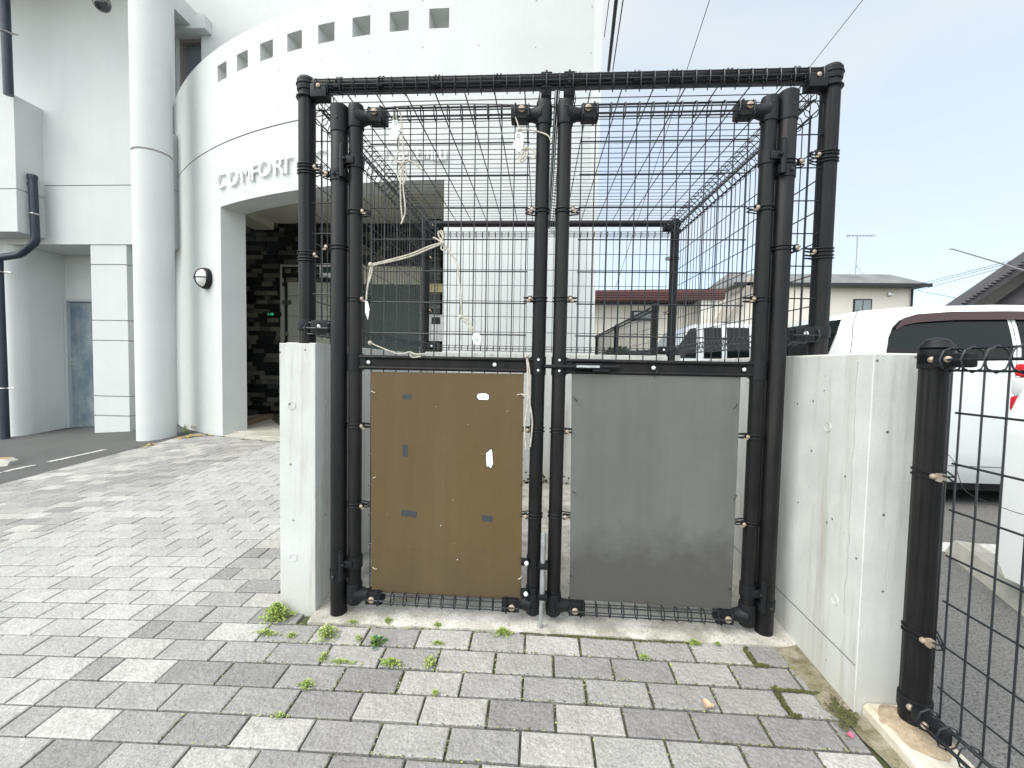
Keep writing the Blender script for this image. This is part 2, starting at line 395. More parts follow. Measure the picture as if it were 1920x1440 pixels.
# ------------------------------------------------------------------ low concrete walls
def chamfer_wall(name, x0, x1, y0, y1, ztop, label, holes=(), zb=-.3, cap=True):
    root = thing(name, ((x0 + x1) / 2, y0, 0), label, 'concrete wall')
    mb = MB(); c = .002
    zt = ztop
    # body
    prof = [(x0, zb), (x1, zb), (x1, zt - c), (x1 - c, zt), (x0 + c, zt), (x0, zt - c)]
    n = 6
    vs = [(x, y0 + c, z) for x, z in prof]; vs2 = [(x, y1, z) for x, z in prof]
    mb.add(vs + vs2, [tuple(range(n - 1, -1, -1)) and (6, 7, 8, 9, 10, 11)] + [(i, (i + 1) % n, (i + 1) % n + n, i + n) for i in range(n)])
    # front face with chamfered verticals
    fr = [(x0 + c, y0, zb), (x1 - c, y0, zb), (x1 - c, y0, zt - c), (x0 + c, y0, zt - c)]
    bk = [(x0, y0 + c, zb), (x1, y0 + c, zb), (x1, y0 + c, zt - c), (x0, y0 + c, zt - c), (x1 - c, y0 + c, zt), (x0 + c, y0 + c, zt)]
    mb.add(fr + bk, [(0, 1, 2, 3), (0, 3, 7, 4), (1, 5, 6, 2), (3, 2, 8, 9), (2, 6, 8), (3, 9, 7)])
    mb.build('wall_body', M_conc, root, root, 20)
    for (hx, hy, hz, ax) in holes:            # filled formwork tie holes
        h = MB()
        if ax == 'Y': h.lathe([(.0165, 0), (.0165, -.0006), (.0150, -.0022), (.0142, -.0007), (.001, -.0006)], (hx, hy, hz), 24, 'Y')
        else: h.lathe([(.0165, 0), (.0165, .0006 * ax), (.0150, .0022 * ax), (.0142, .0007 * ax), (.001, .0006 * ax)], (hx, hy, hz), 24, 'X')
        h.build('tie_hole', M_conc, root, root)
    if cap:
        MB().box((x0 + .012, y0 + .03, zt - .001), (x1 - .012, y1, zt + .0035)).build('wall_cap', M_coping, root, root)
    return root
a1 = at(548, 760, 1.63); a2 = at(551, 1044, 1.63)
chamfer_wall('concrete_wall', -1.032, -.884, 1.628, 3.45, 1.100, 'low grey concrete wall left of the brown gate board',
             [(a1.x, 1.628, a1.z, 'Y'), (a2.x, 1.628, a2.z, 'Y'), (-.884, 1.72, a1.z, 1), (-.884, 1.72, a2.z, 1)])
chamfer_wall('concrete_wall', .962, 1.122, 1.285, 3.45, 1.083, 'low grey concrete wall beside the open mesh fence post on the right',
             [(.962, 1.462, .845, -1), (.962, 1.388, .30, -1)])
def backwall():
    root = thing('concrete_wall', (0, 3.25, 0), 'mossy low concrete wall closing the back of the mesh cage', 'concrete wall')
    MB().box((-.884, 3.25, -.2), (.962, 3.40, 1.118)).build('wall_body', M_conc, root, root)
    MB().box((-.884, 3.262, 1.117), (.962, 3.39, 1.123)).build('wall_cap', M_coping, root, root)
    mb = MB(); random.seed(4)
    for k in range(160):
        x = random.uniform(-.87, .95); z = gz(x, 3.24) + .01 + abs(random.gauss(0, .05)); r = random.uniform(.004, .014)
        mb.add([(x + r * math.cos(t) * random.uniform(.6, 1.2), 3.2485, z + r * math.sin(t) * random.uniform(.6, 1.4)) for t in [k2 * 1.047 for k2 in range(6)]], [(0, 1, 2, 3, 4, 5)])
    mb.build('moss_stain', M_moss, root, root, 0)
backwall()
# thin groove and form joint along the right-hand wall
g = MB(); g.tube(((.9615, 1.29, .155), (.9615, 1.63, .166)), .0018, 6); g.tube(((.9615, 1.63, .166), (.9615, 3.2, .2)), .0018, 6)
gw = [o for o in COL.objects if o.get('label', '').startswith('low grey concrete wall beside')][0]
g.build('form_joint', mat('dark_joint', (.16, .16, .15), .9), gw, gw)
# lines of old cracks and stains on the right-hand wall
cr_ = MB(); random.seed(9)
pts = []
z = 1.06
x_off = 1.345
while z > .25:
    pts.append((.9612, x_off + random.gauss(0, .0025), z)); z -= .03
cr_.tube(pts, [random.uniform(.0006, .0019) for _ in pts], 4); cr_.build('crack', M_groove, gw, gw)

# kerb along the parking lot with its mesh fence
def kerb():
    root = thing('kerb', (1.05, 1.1, 0), 'cream topped concrete kerb strip under the near mesh fence', 'kerb')
    mb = MB(); n = 16; prof = [(.983, -.05), (.985, .036), (.996, .046), (1.124, .046), (1.13, .036), (1.13, -.3)]
    vs = []
    for k in range(n + 1):
        y = 1.283 - k * .25
        for (x, z) in prof: vs.append((x, y, z + (gz(1, y) - gz(1, 1.28) if z > -.2 else 0)))
    m = len(prof)
    mb.add(vs, [(k * m + i, k * m + i + 1, (k + 1) * m + i + 1, (k + 1) * m + i) for k in range(n) for i in range(m - 1)])
    mb.build('kerb_body', mat('cream_kerb_concrete', (.66, .63, .55), .9, var=.3, vscale=8, col2=(.48, .44, .33), bump=.8, fine=.15), root, root, 20)
    b = MB(); random.seed(5); vs = []; nn = 24
    for r_, h in ((.085, .0), (.07, .013), (.045, .026), (.0, .03)):
        for j in range(nn):
            t = j * 2 * math.pi / nn; q = 1 + .12 * math.sin(3 * t + 1) + .06 * math.sin(7 * t)
            vs.append((min(1.125, max(.99, 1.07 + r_ * q * math.cos(t))), min(1.28, 1.205 + r_ * q * math.sin(t)), .043 + gz(1, 1.2) - gz(1, 1.28) + h))
    b.add(vs, [(i * nn + j, i * nn + (j + 1) % nn, (i + 1) * nn + (j + 1) % nn, (i + 1) * nn + j) for i in range(3) for j in range(nn)])
    b.build('mortar_blob', mat('rough_mortar', (.45, .36, .25), .95, var=.3, vscale=30, bump=1, fine=.3), root, root, 50)
kerb()
# grit and moss gathered between paving and wall
def grit():
    mb = MB(); vs = []; n = 40; random.seed(8)
    for k in range(n + 1):
        y = 1.60 - k * .05
        w_ = .035 + .045 * max(0, math.sin(y * 5 + .6)) + random.uniform(0, .014)
        xr = .966 if y > 1.28 else .987
        for (x, z) in ((xr - w_, .0005), (xr - w_ * .5, .005), (xr, .010)): vs.append((x, y, gz(x, y) + z))
    mb.add(vs, [(k * 3 + i, k * 3 + i + 1, k * 3 + i + 4, k * 3 + i + 3) for k in range(n) for i in range(2)])
    tag(mb.build('grit', M_sand, smooth=60), 'sandy grit and moss in the corner below the right-hand wall', 'grit', kind='stuff')
grit()

# ------------------------------------------------------------------ wire mesh panels
def panel(mb, O, U, V, nrm, nu, pu, Lv, cross, r=.0021, fold=(1, 1), fw=.046, fh=.052):
    """main wires run along V, spaced pu along U; cross = list of distances along V; folded into a tube at the ends"""
    O, U, V, nrm = Vector(O), Vector(U).normalized(), Vector(V).normalized(), Vector(nrm).normalized()
    def loop(base, sgn):
        c = base - V * sgn * fh / 2 + nrm * fw / 2
        return [c + V * sgn * fh / 2 * math.sin(t) + nrm * fw / 2 * math.cos(t) * (1.0) for t in [k * math.pi / 4 + math.pi for k in range(8)]]
    for i in range(nu):
        b = O + U * pu * i
        mb.wire(b + (V * fh / 2 if fold[0] else V * 0), b + V * (Lv - (fh / 2 if fold[1] else 0)), r)
        if fold[0]: mb.tube(loop(b, -1), r, 4, closed=True)
        if fold[1]: mb.tube(loop(b + V * Lv, 1), r, 4, closed=True)
    W = U * pu * (nu - 1); e = U * .006
    for c in cross: mb.wire(O + V * c - e + nrm * .004, O + V * c + W + e + nrm * .004, r * 1.15)
    for k, on in enumerate(fold):
        if not on: continue
        b = O if k == 0 else O + V * Lv; sg = -1 if k == 0 else 1
        c = b - V * sg * fh / 2 + nrm * fw / 2
        for t in (math.pi, math.pi * .5, 0, -math.pi * .5):
            p = c + V * sg * (fh / 2 - .004) * math.sin(t) + nrm * (fw / 2 - .004) * math.cos(t)
            mb.wire(p - e, p + W + e, r * 1.15)

def bolt(mb, c, r=.0085, d=(0, -1, 0)):
    mb.ball(c, r, 6, (1 if not abs(d[0]) else .6, .6 if abs(d[1]) else 1, 1))
def clamp(root, cx, cy, z, pr, dx, reach=.034, twist=0, dbl=False, yb=-.012):
    """two wire loops round a post, a small bracket and its bolt"""
    o = Vector((cx, cy, 0)); mb = MB()
    for k, dz in enumerate((-.0065, .0065) if not dbl else (-.019, -.008, .006, .017)):
        pts = []
        for j in range(14):
            t = math.pi * 2 * j / 14
            x = math.cos(t) * (pr + .0025); y = math.sin(t) * (pr + .0025)
            if math.cos(t) > .78: x = pr + reach; y = .008 * (1 if y > 0 else -1)
            pts.append((cx + dx * x, cy + y, z + dz + twist * math.sin(t) * .004))
        mb.tube(pts, .0024, 6, closed=True)
    bx = cx + dx * (pr + .010)
    mb.box((bx - .007, cy + yb - .012, z - .011), (bx + .007, cy + yb + .002, z + .011))
    c = mb.build('clamp', M_plast, root, root)
    b = MB(); bolt(b, (bx, cy + yb - .014, z), .0072); b.cbox((bx + dx * .006, cy + yb - .010, z - .008), (.012, .008, .005))
    b.build('bolt', M_bolt, c, root)
    return c
def tpost(mb, x, y, z0, z1, r): mb.lathe([(r, z0), (r, z1)], (x, y, 0), 28)
def fluted(t): return 1 - .055 * (abs(math.sin(t * 4)) ** 8) - .0

GY = 1.63
SR, PR = .0262, .0318
# -------------------------------------------------- gate leaves
def gate_leaf(xo, xi, mesh0, label, sgn):
    """xo: hinge stile x, xi: meeting stile x"""
    root = thing('gate_leaf', ((xo + xi) / 2, GY, .05), label, 'gate', 'gate leaves of the bin enclosure')
    for i, x in enumerate((xo, xi)):
        s = MB(); tpost(s, x, GY, .10, 1.965, SR); s.build('stile', M_black, root, root)
        d = 1 if x < (xo + xi) / 2 else -1
        for (zs, zc, up) in ((1.93, 1.975, 1), (.135, .10, -1)):
            c = MB()
            if up > 0: c.lathe([(SR + .0035, 1.925), (SR + .0045, 1.93), (SR + .0045, 1.995), (SR + .001, 2.012), (SR * .5, 2.020), (.002, 2.021)], (x, GY, 0), 24)
            else: c.lathe([(.004, .05), (SR * .6, .052), (SR + .002, .062), (SR + .0045, .075), (SR + .0045, .14), (SR + .0035, .145)], (x, GY, 0), 24)
            az_ = 1.965 if up > 0 else .096
            c.tube([(x + d * .01, GY, az_), (x + d * .03, GY, az_), (x + d * .045, GY, az_), (x + d * .075, GY, az_)], [.036, .028, .0235, .0235], 18)
            cc = c.build('corner_elbow', M_plast, root, root)
            k = MB(); xa, xb = sorted((x + d * .058, x + d * .122))
            k.bbox((xa, GY - .030, az_ - .026), (xb, GY + .022, az_ + .026), .006)
            xm = x + d * .105; k.box((xm - .003, GY - .032, az_ - .029), (xm + .003, GY + .02, az_ + .029))
            kk = k.build('corner_bracket', M_plast, root, root)
            b = MB(); b.lathe([(.0125, 0), (.0125, -.004), (.008, -.0075), (.001, -.008)], (x + d * .082, GY - .031, az_ + (.006 if up > 0 else -.004)), 16, 'Y')
            b.build('bolt', M_bolt, kk, root)
            e = MB(); e.lathe([(.0042, 0), (.0042, -.002), (.001, -.0025)], (x + d * .002, GY - SR - .0035, (1.985 if up > 0 else .085)), 10, 'Y'); e.build('screw', M_trim, cc, root)
    p = MB(); zt = 1.992; zb = .070
    cross = [1.8652 - .12 * k - zb for k in range(0, 15)]
    panel(p, (mesh0, GY, zb), (1, 0, 0), (0, 0, 1), (0, -1, 0), 13, .05, zt - zb, [c for c in cross if c > .06], .0023)
    p.build('wire_mesh', M_wire, root, root)
    # middle rail: a channel with two rolled lips and flared ends
    xa, xb = min(xo, xi) + SR - .003, max(xo, xi) - SR + .003
    rl = MB(); zc = 1.030
    rl.tube(((xa, GY - .012, zc + .021), (xb, GY - .012, zc + .021)), .0075, 12)
    rl.tube(((xa, GY - .012, zc - .021), (xb, GY - .012, zc - .021)), .0075, 12)
    rl.box((xa, GY - .008, zc - .021), (xb, GY + .010, zc + .021))
    rail = rl.build('middle_rail', M_black, root, root)
    for x in (xo, xi):
        d = 1 if x < (xo + xi) / 2 else -1
        sl_ = MB(); sl_.lathe([(SR + .003, zc - .036), (SR + .003, zc + .034)], (x, GY, 0), 24)
        x2 = x + d * (SR + .022); x1 = x + d * (SR - .006)
        sl_.add([(x1, GY - .014, zc - .034), (x1, GY - .014, zc + .034), (x2, GY - .016, zc + .026), (x2, GY - .016, zc - .026),
                 (x1, GY + .012, zc - .034), (x1, GY + .012, zc + .034), (x2, GY + .012, zc + .026), (x2, GY + .012, zc - .026)],
                [(0, 1, 2, 3), (7, 6, 5, 4), (0, 4, 5, 1), (1, 5, 6, 2), (2, 6, 7, 3), (3, 7, 4, 0)])
        sl_.build('rail_socket', M_plast, root, root)
    return root, rail
gl, railL = gate_leaf(-.722, -.002, -.6585, 'left gate leaf, its lower half covered by the brown board', 1)
gr, railR = gate_leaf(.812, .077, .1415, 'right gate leaf, its lower half covered by the grey board', -1)
for (rail, root, xs) in ((railL, gl, (at(693, 679, GY).x, at(928, 682, GY).x)), (railR, gr, (at(1224, 688, GY).x, at(1393, 691, GY).x))):
    for x in xs:
        b = MB(); b.lathe([(.0075, 0), (.0075, -.003), (.004, -.006), (.001, -.0065)], (x, GY - .010, 1.030), 14, 'Y'); b.build('rail_bolt', M_bolt if 0 else M_clear, rail, root)
for (root, x) in ((gl, -.002), (gr, .077)):
    for z in (1.052, 1.012):
        b = MB(); b.lathe([(.0045, 0), (.0045, -.002), (.002, -.003)], (x, GY - SR - .0028, z), 12, 'Y'); b.build('screw', M_clear, root, root)
def zat(px, py, Y=GY): return at(px, py, Y).z
for (x, d, ys, px) in ((-.722, 1, (400, 562, 797, 945), 675), (-.002, -1, (397, 562, 805, 965), 1008)):
    for y in ys: clamp(gl, x, GY, zat(px, y), SR, d)
for (x, d, ys, px) in ((.077, 1, (397, 562, 807, 965), 1050), (.812, -1, (393, 562, 818, 980), 1420)):
    for y in ys: clamp(gr, x, GY, zat(px, y), SR, d)
# latch bar reaching from the right leaf into the left one
lb = MB(); lb.tube(((.02, GY - .030, 1.027), (.30, GY - .030, 1.030)), .0075, 10); lb.bbox((.135, GY - .040, 1.020), (.235, GY - .012, 1.042), .004)
lb.box((.20, GY - .036, 1.012), (.26, GY - .02, 1.022)); lb.build('latch_bolt', M_plast, gr, gr); MB().box((.14, GY - .0425, 1.026), (.225, GY - .039, 1.034)).build('latch_strip', M_zinc, gr, gr)
# drop bolt on the meeting stile
db = MB(); dx0 = at(1019, 1000, GY - .04); zt_ = zat(1022, 997, GY - .04)
db.tube(((dx0.x, GY - .045, zt_), (dx0.x - .004, GY - .045, .0)), .0072, 14)
db.tube(((dx0.x, GY - .045, zt_ - .002), (dx0.x, GY - .045, zt_ - .27)), .0098, 14)
dbo = db.build('drop_bolt', M_zinc, gl, gl)
for yy in (1047, 1103):
    z = zat(1005, yy); c = MB()
    c.lathe([(SR + .003, z - .014), (SR + .003, z + .012)], (-.002, GY, 0), 20)
    c.bbox((.016, GY - .060, z - .016), (.052, GY - .02, z + .006), .004)
    c.bbox((-.052, GY - .042, z - .012), (-.024, GY - .018, z + .010), .003)
    cc = c.build('drop_bolt_clamp', M_plast, gl, gl)
    b = MB(); b.ball((-.030, GY - .046, z), .009, 6); b.build('bolt', M_clear, cc, gl)

# -------------------------------------------------- fixed cage round the gates
FY = 1.682; BY = 3.32
cage = thing('mesh_cage', (.05, FY, 1.09), 'black wire mesh cage over the low concrete walls of the bin enclosure', 'wire cage')
FL, FRt, BL, BRt = Vector((-.946, FY, 0)), Vector((1.053, FY, 0)), Vector((-.905, BY, 0)), Vector((1.005, BY, 0))
ZT = 2.118
for (p, ang) in ((FL, 0), (FRt, 0), (BL, 0), (BRt, 0)):
    s = MB(); s.lathe([(.0325, 1.06), (.0325, ZT + .012)], (p.x, p.y, 0), 64, flute=fluted)
    so_ = s.build('corner_post', M_black, cage, cage, 40)
    c = MB(); c.lathe([(.036, ZT - .02), (.0375, ZT - .012), (.0375, ZT + .02), (.030, ZT + .032), (.014, ZT + .038), (.001, ZT + .039)], (p.x, p.y, 0), 28)
    for k in (0.003, -.045): c.tube([(p.x + .0375 * math.cos(t * .45), p.y + .0375 * math.sin(t * .45), ZT + k) for t in range(14)], .004, 6, closed=True)
    c.build('post_cap', M_plast, so_, cage)
    f = MB(); f.lathe([(.037, 1.155), (.038, 1.16), (.038, 1.192), (.037, 1.197)], (p.x, p.y, 0), 28); 
    f.build('post_collar', M_plast, so_, cage)
def topbar(a, b, z, r=.021):
    t = MB(); t.tube(((a.x, a.y, z), (b.x, b.y, z)), r, 18); return t.build('top_rail', M_black, cage, cage)
tr = topbar(FL, FRt, ZT + .005, .0245); topbar(BL, BRt, ZT + .005, .024)
for k in (.13, .30, .52, .76, 1.06, 1.28, 1.42, 1.62, 1.86):    # wire clips over the front rail
    c = MB(); x = FL.x + k
    for dx_ in (0, .014):
        c.tube([(x + dx_ + .003 * math.sin(t), FY + .028 * math.cos(t), ZT + .005 + .028 * math.sin(t)) for t in [j * .524 for j in range(12)]], .0018, 5, closed=True)
    c.cbox((x + .007, FY - .03, ZT - .018), (.024, .018, .012)); cc = c.build('rail_clip', M_plast, cage, cage)
for x in (.005, .092):
    c = MB(); c.bbox((x - .021, FY - .014, ZT + .026), (x + .021, FY + .014, ZT + .032), .002); c.ball((x, FY, ZT + .033), .005, 5); c.box((x - .004, FY - .028, ZT - .02), (x + .004, FY + .028, ZT + .028))
    c.bbox((x - .02, FY - .02, ZT - .06), (x + .02, FY + .02, ZT - .015), .004)
    c.build('rail_bracket', M_plast, cage, cage)
# corner brackets under the front rail
for (p, d) in ((FL, 1), (FRt, -1), (BL, 1), (BRt, -1)):
    y_ = p.y - .015 if p.y < 2 else p.y - .03
    c = MB(); c.bbox(*[tuple(v) for v in ((min(p.x + d * .035, p.x + d * .10), y_ - .03, ZT - .062), (max(p.x + d * .035, p.x + d * .10), y_ + .02, ZT - .010))], .006)
    cc = c.build('corner_bracket', M_plast, cage, cage)
    b = MB(); b.lathe([(.008, 0), (.008, -.003), (.001, -.007)], (p.x + d * .07, y_ - .031, ZT - .022), 12, 'Y'); b.build('bolt', M_bolt, cc, cage)
    c = MB(); lo = (min(p.x + d * .03, p.x + d * .105), y_ - .024, 1.135); hi = (max(p.x + d * .03, p.x + d * .105), y_ + .03, 1.195)
    c.bbox(lo, hi, .012); cc = c.build('corner_bracket', M_plast, cage, cage)
    b = MB(); b.lathe([(.0085, 0), (.0085, -.003), (.001, -.008)], (p.x + d * .068, y_ - .025, 1.168), 12, 'Y'); b.build('bolt', M_clear, cc, cage)
# folded fascia mesh in front of the rail
p = MB(); panel(p, (FL.x + .055, FY - .018, ZT - .052), (1, 0, 0), (0, 0, 1), (0, -1, 0), 39, .0498, .065, [.02], .0021, fold=(0, 1), fw=.030, fh=.064)
p.build('fascia_mesh', M_wire, cage, cage)
# roof: two panels folded at their long sides
def roof(xa0, xa1, xb0, xb1):
    p = MB(); y0, y1 = FY + .03, BY - .02; n = 33
    z = ZT - .012
    for i in range(n):
        y = y0 + (y1 - y0) * i / (n - 1); f = (y - y0) / (y1 - y0); xl = xa0 + (xa1 - xa0) * f; xr = xb0 + (xb1 - xb0) * f
        p.wire((xl, y, z), (xr, y, z), .0019)
        for (x, d) in ((xl, 1), (xr, -1)):
            p.tube([(x, y, z), (x + d * .060, y, z - .004), (x + d * .064, y, z - .030), (x + d * .030, y, z - .062), (x, y, z - .050)], .0022, 4, closed=True)
    for (ax, bx) in ((xa0, xa1), (xb0, xb1)):
        d = 1 if ax == xa0 else -1
        for (ox, oz) in ((0, 0), (.060, -.004), (.064, -.030), (.047, -.046), (.030, -.062), (.015, -.056), (0, -.050), (0, -.025)):
            p.wire((ax + d * ox, y0, z + oz), (bx + d * ox, y1, z + oz), .0020)
    m = 8
    for k in range(1, m):
        f = k / m
        p.wire((xa0 + (xb0 - xa0) * f, y0, z + .004), (xa1 + (xb1 - xa1) * f, y1, z + .004), .0027)
    return p.build('roof_mesh', M_wire, cage, cage)
roof(FL.x + .03, BL.x + .03, .040, .044); roof(.056, .060, FRt.x - .03, BRt.x - .03)
c = MB(); c.tube(((.048, FY, ZT - .03), (.052, BY, ZT - .03)), .004, 8)
c.build('centre_rod', M_black, cage, cage)
# side panels
for (a, b, inw) in ((FL, BL, 1), (FRt, BRt, -1)):
    p = MB(); d = (b - a); Ln = d.length; U = d.normalized()
    O = a + U * .055 + Vector((0, 0, 1.130)); n = int((Ln - .1) / .05) + 1
    H = ZT - .055 - 1.130
    panel(p, O, U, (0, 0, 1), (inw, 0, 0), n, .05, H, [.12 * k + .03 for k in range(1, 7)], .0022, fw=.060, fh=.066)
    p.build('side_mesh', M_wire, cage, cage)
p = MB(); panel(p, (BL.x + .05, BY - .02, 1.135), (1, 0, 0), (0, 0, 1), (0, -1, 0), 37, .05, ZT - .065 - 1.135, [.12 * k + .03 for k in range(1, 7)], .0021, fw=.04, fh=.045)
p.build('back_mesh', M_wire, cage, cage)
# narrow strips beside the gate posts
for (x0, n) in ((-.925, 3), (.93, 3)):
    p = MB(); panel(p, (x0, FY - .012, 1.135), (1, 0, 0), (0, 0, 1), (0, -1, 0), n, .047, ZT - .05 - 1.135, [.12 * k + .045 for k in range(0, 8)], .0021, fold=(1, 0))
    p.build('strip_mesh', M_wire, cage, cage)
# gate posts with hinges
for (x, zt2, d, hz) in ((-.787, 2.008, 1, (1.80, .235)), (.876, 2.028, -1, (1.80, .20))):
    s = MB(); s.lathe([(PR, -.02), (PR, zt2 - .012), (PR - .003, zt2 - .004), (PR - .012, zt2), (.001, zt2 + .002)], (x, GY, 0), 32)
    gp = s.build('gate_post', M_black, cage, cage)
    s = MB(); s.lathe([(PR + .0025, zt2 - .10), (PR + .0025, zt2 - .002), (PR - .004, zt2 + .004), (.001, zt2 + .006)], (x, GY, 0), 32)
    s.build('post_sleeve', M_plast, gp, cage)
    sc = MB(); sc.lathe([(.0045, 0), (.0045, -.002), (.001, -.003)], (x + .003, GY - PR - .0025, zt2 - .055), 10, 'Y'); sc.build('screw', M_trim, gp, cage)
    for z in hz:
        h = MB(); hx = x + d * (PR - .006)
        h.lathe([(PR + .003, z - .075), (PR + .003, z - .035)], (x, GY, 0), 28)
        h.tube(((hx, GY - .036, z - .07), (hx, GY - .036, z + .045)), .0095, 12)
        h.tube(((hx, GY - .036, z + .045), (hx, GY - .036, z + .052)), .007, 10)
        h.bbox((hx - .012, GY - .034, z - .07), (hx + .012, GY - .008, z - .038), .003)
        x2 = x + d * (PR + SR + .012)
        h.bbox((min(hx, x2), GY - .036, z - .018), (max(hx, x2), GY - .018, z + .010), .004)
        h.lathe([(SR + .004, z - .026), (SR + .004, z + .020)], (x + d * (.066 if d > 0 else .064), GY, 0), 24)
        h.ball((x + d * .036, GY - .042, z - .004), .007, 5)
        hh = h.build('hinge', M_plast, gp, cage)
        b = MB(); b.ball((x - d * .006, GY - PR - .006, z - .056), .0075, 5); b.build('bolt', M_trim, hh, cage)
for (x, d, ys, px) in ((-.787, -1, (330, 466), 635), (.876, 1, (308, 467), 1470)):
    for y in ys: clamp(cage, x, GY, zat(px, y), PR, d, .03)
for (p_, d, ys, px) in ((FL, 1, (318, 480), 572), (FRt, -1, (295, 475), 1552)):
    for y in ys: clamp(cage, p_.x, p_.y, zat(px, y, FY), .0335, d, .026, twist=1.2, dbl=True)
for (p_, d) in ((BL, 1), (BRt, -1)):
    for z in (1.86, 1.45): clamp(cage, p_.x, p_.y, z, .0335, d, .03)

# -------------------------------------------------- boards wired to the leaves
def board(name, px, holes, m, label, extras):
    """outline (x,z) polygon with real holes cut through, 3 mm thick"""
    Yb = GY - .0075
    c = sum((Vector(p) for p in px), Vector((0, 0))) / len(px)
    root = thing(name, (c.x, Yb, px[0][1]), label, 'board')
    bm = bmesh.new(); edges = []
    for poly in [px] + holes:
        vs = [bm.verts.new((x, Yb, z)) for x, z in poly]
        edges += [bm.edges.new((vs[i], vs[(i + 1) % len(vs)])) for i in range(len(vs))]
    bmesh.ops.triangle_fill(bm, edges=edges, use_beauty=True)
    ex = bmesh.ops.extrude_face_region(bm, geom=bm.faces[:])
    for v in [g_ for g_ in ex['geom'] if isinstance(g_, bmesh.types.BMVert)]: v.co.y -= .0035
    bmesh.ops.recalc_face_normals(bm, faces=bm.faces)
    bm.verts.index_update()
    mb = MB(); mb.add([v.co for v in bm.verts], [[v.index for v in f.verts] for f in bm.faces]); bm.free()
    mb.build('board_sheet', m, root, root, 0)
    extras(root, Yb - .0035)
    return root
def xz(px, py, Y=GY - .01): p = at(px, py, Y); return (p.x, p.z)
random.seed(12)
def ring_px(cx, cy, rx, ry, n=14, j=.16, Y=GY - .01):
    o = []
    for k in range(n):
        t = 2 * math.pi * k / n; q = 1 + random.uniform(-j, j); e = 1.0
        sx = abs(math.cos(t)) ** .6 * (1 if math.cos(t) > 0 else -1); sy = abs(math.sin(t)) ** .6 * (1 if math.sin(t) > 0 else -1)
        o.append(xz(cx + rx * sx * q * .9, cy + ry * sy * q * .9, Y))
    return o
H1 = ring_px(906, 744, 12, 7); H2 = ring_px(918, 860, 7, 18)
def patch(root, Y, quads, name, m):
    for q in quads:
        mb = MB(); P = [xz(*a, Y) for a in q]
        mb.prism(P, Y - .0012, Y + .0005); mb.build(name, m, root, root, 0)
def ties(root, Y, lst):
    for (x, y, dx, dy, m) in lst:
        a = Vector((*xz(x, y, Y), 0)); b = Vector((*xz(x + dx, y + dy, Y), 0)); mb = MB()
        mb.tube(((a.x, Y + .004, a.y), (a.x, Y - .004, a.y), ((a.x + b.x) / 2, Y - .012, (a.y + b.y) / 2), (b.x, Y - .009, b.y)), .0016, 6)
        mb.build('wire_tie', m, root, root)
def exL(root, Y):
    patch(root, Y, [[(756, 739), (771, 739), (771, 749), (755, 748)], [(755, 833), (764, 834), (765, 856), (755, 855)],
                    [(753, 956), (781, 959), (780, 970), (752, 966)], [(904, 966), (924, 968), (923, 978), (903, 976)]], 'tape_remnant', M_tape)
    for H in (H1, H2):
        c = sum((Vector(h) for h in H), Vector((0, 0))) / len(H); mb = MB(); n = len(H)
        vs = [(h[0], Y - .0006, h[1]) for h in H] + [(c.x + (h[0] - c.x) * 1.17, Y - .0006, c.y + (h[1] - c.y) * 1.13) for h in H]
        mb.add(vs, [(i, (i + 1) % n, (i + 1) % n + n, i + n) for i in range(n)]); mb.build('dark_rim', M_trim, root, root, 0)
        MB().prism(H, Y - .0012, Y + .0003).build('paper_patch', M_paper, root, root, 0)
    ties(root, Y, [(697, 733, 8, 3, M_rope), (700, 896, 6, -3, M_rope), (700, 1063, 8, 2, M_rope), (978, 738, -8, 2, M_rope), (977, 911, 4, -5, M_trim), (978, 1080, -6, 4, M_rope)])
    mb = MB(); random.seed(2)
    for k in range(11):
        x, z = random.uniform(-.64, -.06), random.uniform(.13, .96); r_ = random.choice([.0008, .001, .0012, .0022])
        mb.add([(x + r_ * math.cos(t), Y - .0004, z + r_ * math.sin(t)) for t in [i * 1.047 for i in range(6)]], [(0, 1, 2, 3, 4, 5)])
    mb.build('paint_chip', M_clear, root, root, 0)
def exR(root, Y):
    ties(root, Y, [(1226, 706, 6, -13, M_trim), (1075, 745, 8, 8, M_trim), (1382, 757, -9, 10, M_trim), (1069, 1080, 4, -2, M_trim),
                   (1074, 921, 6, 2, M_trim), (1380, 928, -7, 8, M_trim), (1370, 1103, -7, -1, M_trim), (1213, 1130, 1, -6, M_trim)])
BL_ = [xz(695, 697), xz(982, 701), xz(977, 1127), xz(697, 1110)]
board('brown_board', BL_, [], M_brown, 'brown painted board with two white paper patches and four tape remnants', exL)
BR_ = [xz(1072, 700), xz(1389, 700), xz(1371, 1143), xz(1068, 1123)]
board('grey_board', BR_, [], M_grey, 'plain grey board with black wire ties along its edges', exR)

